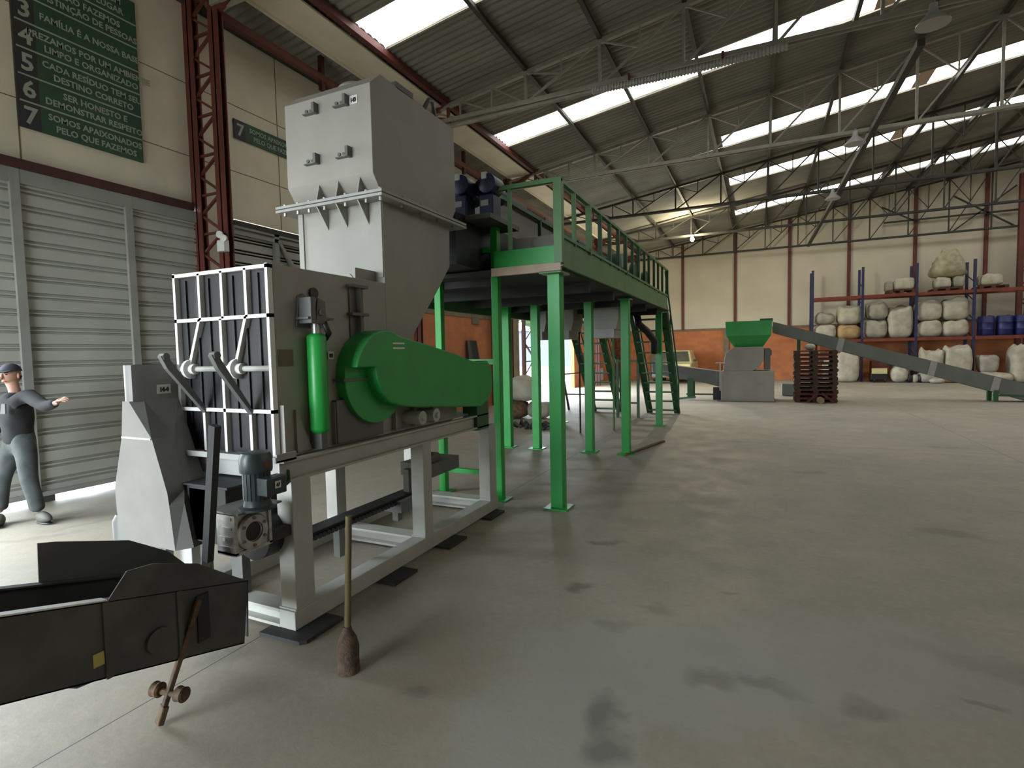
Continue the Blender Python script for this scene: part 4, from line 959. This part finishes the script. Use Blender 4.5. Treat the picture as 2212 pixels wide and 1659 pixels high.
lower = [(2.80, 'bag', .84), (3.81, 'bagt', .80), (4.83, 'bag2', 1.0), (6.84, 'bag', .85), (7.80, 'bag', .84)]
upper = [(2.80, 'bag2', .60), (3.83, 'bag', .92), (4.93, 'bag2', .90), (6.83, 'bag', .96), (7.80, 'bag', 1.02)]
names_l = ['white bulk bag at the left end of the middle rack level, lower', 'tan brown bulk bag on the middle rack level', 'grey bulk bag with dark folds in the second rack bay, lower of two',
           'white bulk bag with printed patch in the third rack bay, lower left of four', 'white bulk bag in the third rack bay, lower right of four']
names_u = ['low grey white bulk bag at the left end of the middle rack level', 'white bulk bag with two humps on top of the tan bag', 'round grey bulk bag in the second rack bay, upper of two',
           'white bulk bag in the third rack bay, upper left of four', 'white bulk bag in the third rack bay, upper right of four']
for k, ((x, m, h), (xu, mu, hu)) in enumerate(zip(lower, upper)):
    for pz in (0,):
        bag('bulk_bag', (x, 29.85, z1), W_, .95, h*.86, m, names_l[k], GL, 20+k)
        bag('bulk_bag', (xu, 29.85, z1+h*.86), W_*(.9 if k in (2, 0) else 1.0), .92, hu*.92, mu, names_u[k], GL, 40+k, ears=.35 if k == 1 else 0, n=3 if k in (0, 2) else 4)
bag('bulk_bag', (5.80, 29.85, z1), .90, .95, 1.38, 'bag', 'tall single white bulk bag leaning in the second rack bay', GL, 61, n=4.5)
for k, (x, lb) in enumerate(((8.88, 'dark blue plastic drum on the middle rack level, left one'), (9.50, 'dark blue plastic drum on the middle rack level, middle one'), (10.08, 'dark blue plastic drum on the middle rack level, right one'))):
    d = thing('plastic_drum', (x, 29.7, z1), lb, 'drum', 'blue drums on the rack')
    B().lathe([(.27, z1), (.29, z1+.03), (.29, z1+.25), (.30, z1+.27), (.29, z1+.29), (.29, z1+.55), (.30, z1+.57), (.29, z1+.59), (.28, z1+.80), (.25, z1+.84)], (x, 29.7, 0), 20).build('drum_body', 'drum', d, smooth=True)
    B().lathe([(.06, z1+.84), (.06, z1+.87)], (x+.12, 29.7, 0), 12).build('bung_cap', 'black', d)
z2 = 3.985
pallet('rack_pallet', (5.80, 29.8, z2), 'red brown pallet on the top rack level under the small white bag', GU, 'woodr', 71, .95, 1.0, .16)
pallet('rack_pallet', (7.45, 29.8, z2), 'red brown pallet on the top rack level under the beige sheet', GU, 'woodr', 72, 1.0, 1.0, .14)
pallet('rack_pallet', (9.0, 29.8, z2), 'red brown pallet on the top rack level at the right end', GU, 'woodr', 73, .95, 1.0, .14)
bag('small_bag', (5.90, 29.7, z2+.16), .72, .8, .52, 'bag', 'small white bag on the pallet of the top rack level', GU, 74, n=5)
bag('carton', (5.38, 29.85, z2+.16), .28, .6, .42, 'bag2', 'narrow grey carton left of the small white bag on the top rack level', GU, 75, n=7)
bag('bulk_bag', (7.30, 29.7, z2+.14), .55, .7, .48, 'bag', 'white bag half under the beige sheet on the top rack level', GU, 76, n=4.5)
bag('bulk_bag', (7.85, 29.75, z2+.14), .42, .7, .52, 'bag2', 'grey bag right under the beige sheet on the top rack level', GU, 77, n=4.5)
bag('folded_sheet', (7.52, 29.75, z2+.60), 1.12, .9, 1.05, 'bago', 'tall heap of crumpled beige sheet on the top rack level', GU, 78, n=3.4, flare=-.30, cat='sheet', rough=2.2)
bag('bulk_bag', (8.95, 29.7, z2+.14), .72, .8, .50, 'bag', 'pale bag on the pallet at the right end of the top rack level', GU, 79, n=5)
# floor under the rack
bag('bulk_bag', (3.70, 29.1, .0), .84, .85, 1.36, 'bag', 'tall white bulk bag with dark scribbles on the floor beside the pallet stack', GF, 81, n=5)
bag('bulk_bag', (5.65, 28.9, 0), .62, .7, .66, 'bag', 'tied cream sack on the floor under the rising conveyor', GF, 82, n=2.6)
bag('bulk_bag', (6.80, 29.0, .45), .74, .8, .92, 'bag', 'open topped cream bulk bag on the floor under the third rack bay, left one', GF, 83, flare=.04, n=5, ears=.6)
bag('bulk_bag', (6.80, 29.0, 0), .80, .85, .46, 'bag2', 'flat folded bag bundle beneath the left open topped bulk bag', GF, 84, n=5)
bag('bulk_bag', (7.70, 29.0, .42), .90, .8, 1.12, 'bag', 'open topped cream bulk bag under the third rack bay, right and taller one', GF, 85, flare=-.06, n=6, ears=.25)
bag('bulk_bag', (7.65, 29.0, 0), .98, .85, .43, 'bagt', 'tan folded bag bundle beneath the taller open topped bulk bag', GF, 86, n=6)
bag('bulk_bag', (8.75, 29.0, .42), .62, .7, .74, 'bag2', 'small tapering cream bag on the floor pile under the blue drums', GF, 87, flare=.10, n=5, ears=.2)
bag('bulk_bag', (8.85, 28.8, 0), 1.25, .9, .44, 'bag', 'low heap of flat white bags on the floor below the blue drums', GF, 88, n=3)
bag('bulk_bag', (9.95, 29.0, 0), .95, .95, 1.52, 'bag', 'very large white bulk bag on the floor at the right picture edge', GF, 89, n=6)
bag('bulk_bag', (5.9, 29.9, 0), .7, .7, 1.2, 'bag2', 'grey white bulk bag in the shade behind the rising conveyor', GF, 90, n=4)
cyw = thing('floor_cart', (4.9, 29.0, 0), 'low dark cart with a yellow front on the floor under the rack', 'cart')
B().bx(4.58, 5.20, 28.7, 29.3, .12, .40).build('body', 'black', cyw, .02); B().bx(4.60, 5.18, 28.68, 28.72, .40, .64).build('yellow_front', 'car', cyw)
for x in (4.7, 5.1): B().tube((x-.03, 28.75, .09), (x+.03, 28.75, .09), .09, 12).build('wheel', 'black', cyw)
b = thing('machine_block', (4.95, 29.6, 0), 'dull red crate standing behind the yellow fronted cart', 'crate'); B().bx(4.7, 5.3, 29.4, 29.9, 0, .95).build('body', 'red', b)
for k, (x, m, lb) in enumerate(((6.02, 'black', 'black bin bag on the floor right of the tied cream sack'), (6.22, 'bag', 'small white bag among the black bin bags on the floor'), (6.42, 'black', 'black bin bag on the floor, further right by the conveyor'))):
    bag('bin_bag', (x, 28.8, 0), .24, .3, .36, m, lb, 'bin bags under the conveyor', 95+k, n=2.4)
bag('crumpled_bag', (6.85, 28.2, 0), .5, .4, .22, 'bag', 'crumpled cream bag on the open floor under the conveyor', None, 99, n=2.4)
bag('tarp_roll', (2.95, 29.6, 0), .45, .7, 1.05, 'bago', 'olive rolled tarpaulin standing behind the pallet stack', None, 101, n=3, cat='roll')

# ------------------------------------------------------------------ pale yellow car by the far wall
ca = thing('car', (-3.95, 27.6, 0), 'pale yellow car parked nose forward by the brick far wall', 'car')
x0, x1 = -4.86, -3.02; xc = (x0+x1)/2
b = B().yz(x0, x1, [(27.0, .30), (26.95, .55), (27.0, .82), (27.15, .95), (28.05, 1.06), (30.4, 1.06), (30.55, .8), (30.5, .3)]); b.build('body', 'car', ca, .07, seg=3)
b = B().add([(x0+.06, 28.0, 1.03), (x1-.06, 28.0, 1.03), (x1-.06, 30.3, 1.05), (x0+.06, 30.3, 1.05), (x0+.22, 28.6, 1.62), (x1-.22, 28.6, 1.62), (x1-.22, 29.9, 1.62), (x0+.22, 29.9, 1.62)],
            [(0, 1, 5, 4), (1, 2, 6, 5), (2, 3, 7, 6), (3, 0, 4, 7), (4, 5, 6, 7), (0, 3, 2, 1)]); b.build('cabin', 'car', ca, .05)
b = B().add([(x0+.17, 28.0-.005, 1.08), (x1-.17, 28.0-.005, 1.08), (x1-.30, 28.52, 1.56), (x0+.30, 28.52, 1.56)], [(0, 1, 2, 3)])
o = b.build('windscreen', 'glass', ca); s_ = o.modifiers.new('thickness', 'SOLIDIFY'); s_.thickness = .03; s_.offset = 0
for s in (-1, 1):
    T = Matrix.Translation(V((xc+s*.62, 26.98, .74))) @ Matrix.Rotation(R(90), 4, 'X')
    B().lathe([(.11, -.02), (.11, .03), (.08, .045)], n=18, M4=T).build('headlight', 'white', ca, smooth=True)
    for y in (27.55, 29.8): B().tube((xc+s*.90, y, .31), (xc+s*.70, y, .31), .31, 20).build('wheel', 'black', ca, smooth=True)
    B().bx(xc+s*.93, xc+s*1.06, 28.15, 28.25, 1.05, 1.17).build('side_mirror', 'black', ca, .01)
B().bx(xc-.45, xc+.45, 26.95, 26.99, .62, .80).build('grille', 'black', ca, .01)
B().bx(x0+.02, x1-.02, 26.90, 27.05, .34, .54).build('bumper', 'greyd', ca, .02)

# ------------------------------------------------------------------ lamp hung on the far truss, emergency lamp, hose
lm = thing('hanging_lamp', (-2.72, 25.2, 6.55), 'lit bulb hanging from the far roof truss above the left corner', 'lamp')
M['bulb'] = emat('lit_bulb', (1, .93, .74), 60)
B().ell((-2.72, 25.0, 6.50), .085, .085, .11, 12, 8).build('bulb', 'bulb', lm, smooth='all')
B().lathe([(.05, 6.6), (.05, 6.68)], (-2.72, 25.0, 0), 12).build('lamp_holder', 'cap', lm)
B().bar((-2.72, 25.0, 6.67), (-2.72, 25.2, 6.72), .03).build('lamp_arm', 'cap', lm)
pl = bpy.data.lights.new('bulb_light', 'POINT'); pl.energy = 620; pl.color = (1, .88, .60); pl.shadow_soft_size = .10
po = bpy.data.objects.new('bulb_light', pl); col.objects.link(po); po.location = (-2.72, 24.86, 6.46)
em = thing('emergency_light', (-7.02, 5.36, 3.26), 'small white twin spot emergency light box on the red column', 'lamp')
B().bx(-7.11, -6.96, 5.30, 5.39, 3.20, 3.36).build('battery_box', 'cap', em, .008)
for x, z in ((-7.06, 3.44), (-6.98, 3.38)):
    T = Matrix.Translation(V((x, 5.33, z))) @ Matrix.Rotation(R(90), 4, 'X') @ Matrix.Rotation(R(20), 4, 'Y')
    B().lathe([(.02, -.05), (.05, 0), (.052, .03), (.045, .035)], n=14, M4=T).build('spot_head', 'cap', em, smooth=True)
# spiral duct slung under the nearest visible truss
hd = thing('spiral_hose', (-2, 10.2, 6.5), 'grey ribbed flexible hose slung under the roof truss below the long skylight', 'hose')
pts, rs = [], []
x = -2.9
while x < .35:
    for d, r_ in ((0, .050), (.018, .066), (.036, .066), (.045, .050)): pts.append((x+d, 10.1, 6.56-.03*math.sin((x+2.9)/3.2*3.14))); rs.append(r_)
    x += .055
B().path(pts, rs, 10).build('hose_body', 'greyl', hd)
B().tube((-6.3, 10.1, 6.50), (-2.9, 10.1, 6.56), .04, 10).build('straight_pipe', 'chord', hd)
for x in (-2.2, -.6): B().bx(x-.02, x+.02, 10.08, 10.12, 6.55, 6.72).build('hanger', 'redd', hd)
for k, (x, y, lb) in enumerate(((2.0, 15.05, 'round grey lamp shade under the second truss, beside the dark tie beam'), (5.6, 15.05, 'round grey high bay lamp shade under the second truss at the right'), (2.3, 10.1, 'round grey high bay lamp shade under the nearest truss'), (2.1, 20.2, 'round grey lamp shade under the third truss at the dark tie beam'))):
    h = thing('high_bay_lamp', (x, y, 6.6), lb, 'lamp', 'unlit high bay lamps under the trusses')
    B().lathe([(.22, 6.38), (.21, 6.41), (.10, 6.52), (.06, 6.58), (.05, 6.68)], (x, y, 0), 18).build('shade', 'greyl', h, smooth=True)
    B().tube((x, y, 6.66), (x, y, 6.74), .02, 8).build('hook', 'greyd', h)

# ------------------------------------------------------------------ value boards on the left wall
def board(name, y0, y1, rows, ztop, label):
    s = thing(name, (-7.73, (y0+y1)/2, ztop-.3*len(rows)/2), label, 'sign')
    h = .303; dk = (y1-y0)*.155
    for k, (num, l1, l2) in enumerate(rows):
        z1_ = ztop-k*h; z0_ = z1_-h
        p = B()  .bx(-7.742, -7.722, y0+dk, y1, z0_, z1_).build('row_panel', 'signg', s)
        q = B()  .bx(-7.742, -7.722, y0, y0+dk, z0_, z1_).build('number_panel', 'signd', s)
        X_ = -7.721
        if k+1 < len(rows): B().bx(-7.722, -7.719, y0+.02, y1, z0_-.009, z0_+.009).build('divider', 'signw', s)
        text_bm(num, .27, (X_, y0+dk*.55, z0_+.06), (0, 1, 0), (0, 0, 1), .002, 'CENTER', 1, .006).build('number', 'signw', q)
        yc = (y0+dk+y1)/2+.03; sz = .105*(y1-y0)/1.37
        for txt, dz in (((l1, .175), (l2, .055)) if l2 else ((l1, .11),)):
            tb_ = text_bm(txt, sz, (X_, yc, z0_+dz), (0, 1, 0), (0, 0, 1), .002, 'CENTER', .95, .002)
            tb_.build('lettering', 'signw', p)
    return s
ROWS = [('1', 'SEGURANÇA EM', 'PRIMEIRO LUGAR'), ('2', 'NÃO FAZEMOS', 'DISTINÇÃO DE PESSOAS'), ('3', 'FAMÍLIA É A NOSSA BASE', None), ('4', 'PREZAMOS POR UM AMBIENTE', 'LIMPO E ORGANIZADO'),
        ('5', 'CADA RESÍDUO TEM SEU', 'DESTINO CORRETO'), ('6', 'SER HONESTO E', 'DEMONSTRAR RESPEITO'), ('7', 'SOMOS APAIXONADOS', 'PELO QUE FAZEMOS')]
board('value_board', 3.352, 4.718, ROWS, 4.376+7*.303, 'large green and black notice board with seven numbered rows of white lettering')
board('value_board', 6.17, 7.55, [ROWS[6]], 5.53, 'single green strip sign with number 7, right of the red column')
# ------------------------------------------------------------------ the man walking at the left edge
def skin_obj(name, chains, m, parent, sub=2, root=0, org=None):
    # chains: list of lists of (pos, radius or (rx, ry)); equal positions are welded
    vs, rad, es, idx = [], [], [], {}
    for ch_ in chains:
        prev = None
        for p, r in ch_:
            key = tuple(round(c, 4) for c in p)
            if key not in idx:
                idx[key] = len(vs); vs.append(V(p)); rad.append(r if isinstance(r, tuple) else (r, r))
            k = idx[key]
            if prev is not None and prev != k: es.append((prev, k))
            prev = k
    o_ = parent_world(parent)
    me = bpy.data.meshes.new(name); me.from_pydata([tuple(v-o_) for v in vs], es, [])
    o = bpy.data.objects.new(name, me); col.objects.link(o)
    sm = o.modifiers.new('skin', 'SKIN'); sm.use_smooth_shade = True
    for i, r in enumerate(rad): me.skin_vertices[0].data[i].radius = r
    me.skin_vertices[0].data[root].use_root = True
    ss = o.modifiers.new('sub', 'SUBSURF'); ss.levels = sub; ss.render_levels = sub
    dg = bpy.context.evaluated_depsgraph_get(); ev = o.evaluated_get(dg); m2 = bpy.data.meshes.new_from_object(ev)
    bpy.data.objects.remove(o); bpy.data.meshes.remove(me)
    m2.name = name; m2.materials.clear(); m2.materials.append(M[m])
    for p in m2.polygons: p.use_smooth = True
    o = bpy.data.objects.new(name, m2); col.objects.link(o); o.parent = parent
    return o
man = thing('person', (-6.85, 2.85, 0), 'person in black sweater, washed jeans and cap walking with one arm out', 'person')
# figure built about the pelvis; he strides to the right (+x) and turns towards the viewer (-y)
PEL = V((-7.02, 2.85, .87)); CH = V((-6.985, 2.83, 1.18)); NK = V((-6.955, 2.82, 1.385)); HD = V((-6.985, 2.81, 1.525))
SL, SR = V((-6.80, 2.86, 1.325)), V((-7.19, 2.80, 1.315))
EL, WL_, HL = V((-6.46, 2.85, 1.215)), V((-6.21, 2.84, 1.262)), V((-6.17, 2.84, 1.27))
ER, WR, HR = V((-7.34, 2.86, 1.05)), V((-7.22, 2.70, .88)), V((-7.18, 2.66, .85))
HPL, KL, AL = V((-6.91, 2.86, .84)), V((-6.83, 2.83, .46)), V((-6.79, 2.88, .10))
HPR, KR, AR = V((-7.11, 2.84, .84)), V((-7.15, 2.74, .46)), V((-7.10, 2.68, .11))
body = skin_obj('body', [[(PEL, (.09, .07)), (PEL.lerp(CH, .5), (.09, .075)), (CH, (.10, .08)), (NK-V((0, 0, .06)), (.060, .055)), (NK, (.052, .052)), (HD-V((0, 0, .07)), (.056, .060)), (HD-V((0, 0, .02)), (.072, .080)), (HD+V((0, 0, .035)), (.074, .088)), (HD+V((0, 0, .085)), (.05, .06))],
                [(CH, (.10, .08)), (SL, .045), (EL, .036), (WL_, .026)], [(CH, (.10, .08)), (SR, .045), (ER, .036), (WR, .026)],
                [(PEL, (.09, .07)), (HPL, .06), (KL, .045), (AL, .035)], [(PEL, (.09, .07)), (HPR, .06), (KR, .045), (AR, .035)]], 'skin', man)
def hand(W0, d, n, side):
    d = d.normalized(); n = (n-d*n.dot(d)).normalized(); s = d.cross(n)*side
    ch_ = [[(W0, (.020, .016)), (W0+d*.035, (.030, .014)), (W0+d*.085, (.034, .014))]]
    for i, (o_, L_) in enumerate(((.026, .070), (.009, .080), (-.009, .075), (-.026, .058))):
        p0 = W0+d*.085+s*o_; p1 = p0+d*L_*.5-n*.010; p2 = p1+d*L_*.32-n*.022; p3 = p2+d*L_*.18-n*.020
        ch_.append([(W0+d*.085, (.034, .014)), (p0, .0095), (p1, .0085), (p2, .0080), (p3, .0065)])
    t0 = W0+d*.03+s*.030; ch_.append([(W0+d*.035, (.030, .014)), (t0, .011), (t0+d*.035+s*.022-n*.008, .0095), (t0+d*.062+s*.026-n*.014, .0075)])
    return ch_
hl = skin_obj('hand', hand(WL_-(WL_-EL).normalized()*.01, (WL_-EL)+V((0, 0, .06)), V((0, -.5, .8)), 1), 'skin', body, 2)
hr = skin_obj('hand', hand(WR-(WR-ER).normalized()*.01, (WR-ER), V((-.3, -1, 0)), -1), 'skin', body, 2)
# clothes
sw = skin_obj('sweater', [[(PEL-V((0, 0, .09)), (.165, .130)), (PEL+V((0, 0, .03)), (.168, .132)), (PEL.lerp(CH, .45), (.162, .130)), (CH, (.178, .132)), (NK-V((0, 0, .07)), (.095, .085)), (NK-V((0, 0, .02)), (.066, .066))],
               [(CH, (.178, .132)), (SL, .080), (EL, .062), (EL.lerp(WL_, .88), .042)], [(CH, (.178, .132)), (SR, .080), (ER, .062), (ER.lerp(WR, .88), .042)]], 'shirt', man)
B().prism([(-6.86, 2.665, 1.15), (-6.81, 2.685, 1.15), (-6.815, 2.69, 1.25), (-6.85, 2.675, 1.25)], (0, -.012, 0)).build('chest_print', 'greyd', sw)
tr = skin_obj('trousers', [[(PEL+V((0, 0, .12)), (.140, .108)), (PEL-V((0, 0, .05)), (.155, .120)), (HPL-V((0, 0, .06)), .105), (KL, .080), (AL.lerp(KL, .3), .070), (AL+V((-.01, 0, .0)), .074)],
               [(PEL-V((0, 0, .05)), (.155, .120)), (HPR-V((0, 0, .06)), .105), (KR, .080), (AR.lerp(KR, .3), .070), (AR+V((.015, 0, .02)), .074)]], 'jean', man)
def shoe(A, d, rz_, tilt):
    b = B(); rot = Euler((0, tilt, rz_)); Rm = rot.to_matrix()
    def f(p):
        q = V(p); q.z = max(q.z, -.042)
        if q.x > 0: q.z *= 1-.35*min(1, q.x/.14)
        return q
    b.ell(A+Rm @ V((.065, 0, -.055)), .145, .052, .062, 18, 12, rot, f)
    o = b.build('shoe', 'shoe', man, smooth='all')
    s = B().ell(A+Rm @ V((.068, 0, -.098)), .148, .055, .014, 18, 6, rot); s.build('sole', 'black', o, smooth='all')
    return o
shoe(V((-6.76, 2.88, .112)), None, R(-4), 0); shoe(V((-7.08, 2.67, .112)), None, R(-25), 0)
# face turned to the viewer's left-front, cap with peak
fd = V((.45, -1.0, -.05)).normalized(); fs = V((-fd.y, fd.x, 0)).normalized()          # face forward, his left
def fp(f, s, u): return HD+fd*f+fs*s+V((0, 0, u))
hdm = B().ell(HD+V((0, 0, .005)), .074, .092, .112, 20, 14, Euler((0, 0, math.atan2(fd.y, fd.x)+R(90))), lambda p: V((p.x*(1 if p.z > -.03 else 1-.25*min(1, (-.03-p.z)/.08)), p.y*(1 if p.z > -.03 else 1-.12*min(1, (-.03-p.z)/.08)), p.z)))
head = hdm.build('head', 'skin', body, smooth='all')
B().path([fp(.085, 0, .022), fp(.098, 0, .002), fp(.112, 0, -.018), fp(.095, 0, -.026)], [.009, .012, .016, .010], 10).build('nose', 'skin', head, smooth='all')
for s in (-1, 1):
    B().ell(fp(.078, s*.030, .018), .010, .010, .007, 10, 6).build('eye', 'eye', head, smooth='all')
    B().bar(fp(.086, s*.016, .034), fp(.078, s*.046, .036), .008, .006).build('eyebrow', 'hair', head)
    B().ell(fp(0, s*.076, .0), .018, .012, .030, 10, 8).build('ear', 'skin', head, smooth='all')
B().path([fp(.078, -.024, -.052), fp(.088, 0, -.055), fp(.078, .024, -.052)], [.004, .007, .004], 8).build('mouth', 'lip', head, smooth='all')
hb = B().ell(HD+V((0, 0, .03)), .081, .098, .085, 18, 10, Euler((0, 0, math.atan2(fd.y, fd.x)+R(90))), lambda p: V((p.x, p.y, max(p.z, -.01)))); 
cp = B().ell(HD+V((0, 0, .035)), .083, .101, .095, 20, 12, Euler((0, 0, math.atan2(fd.y, fd.x)+R(90))), lambda p: V((p.x, p.y, max(p.z, .012)))).build('cap', 'capn', man, smooth='all')
pk = [fp(.07, -.070, .052), fp(.13, -.058, .040), fp(.155, 0, .036), fp(.13, .058, .040), fp(.07, .070, .052)]
B().prism(pk, (0, 0, .007)).build('cap_peak', 'capn', cp)
B().ell(HD-fd*.035+V((0, 0, -.012)), .074, .060, .050, 14, 8).build('hair', 'hair', body, smooth='all')
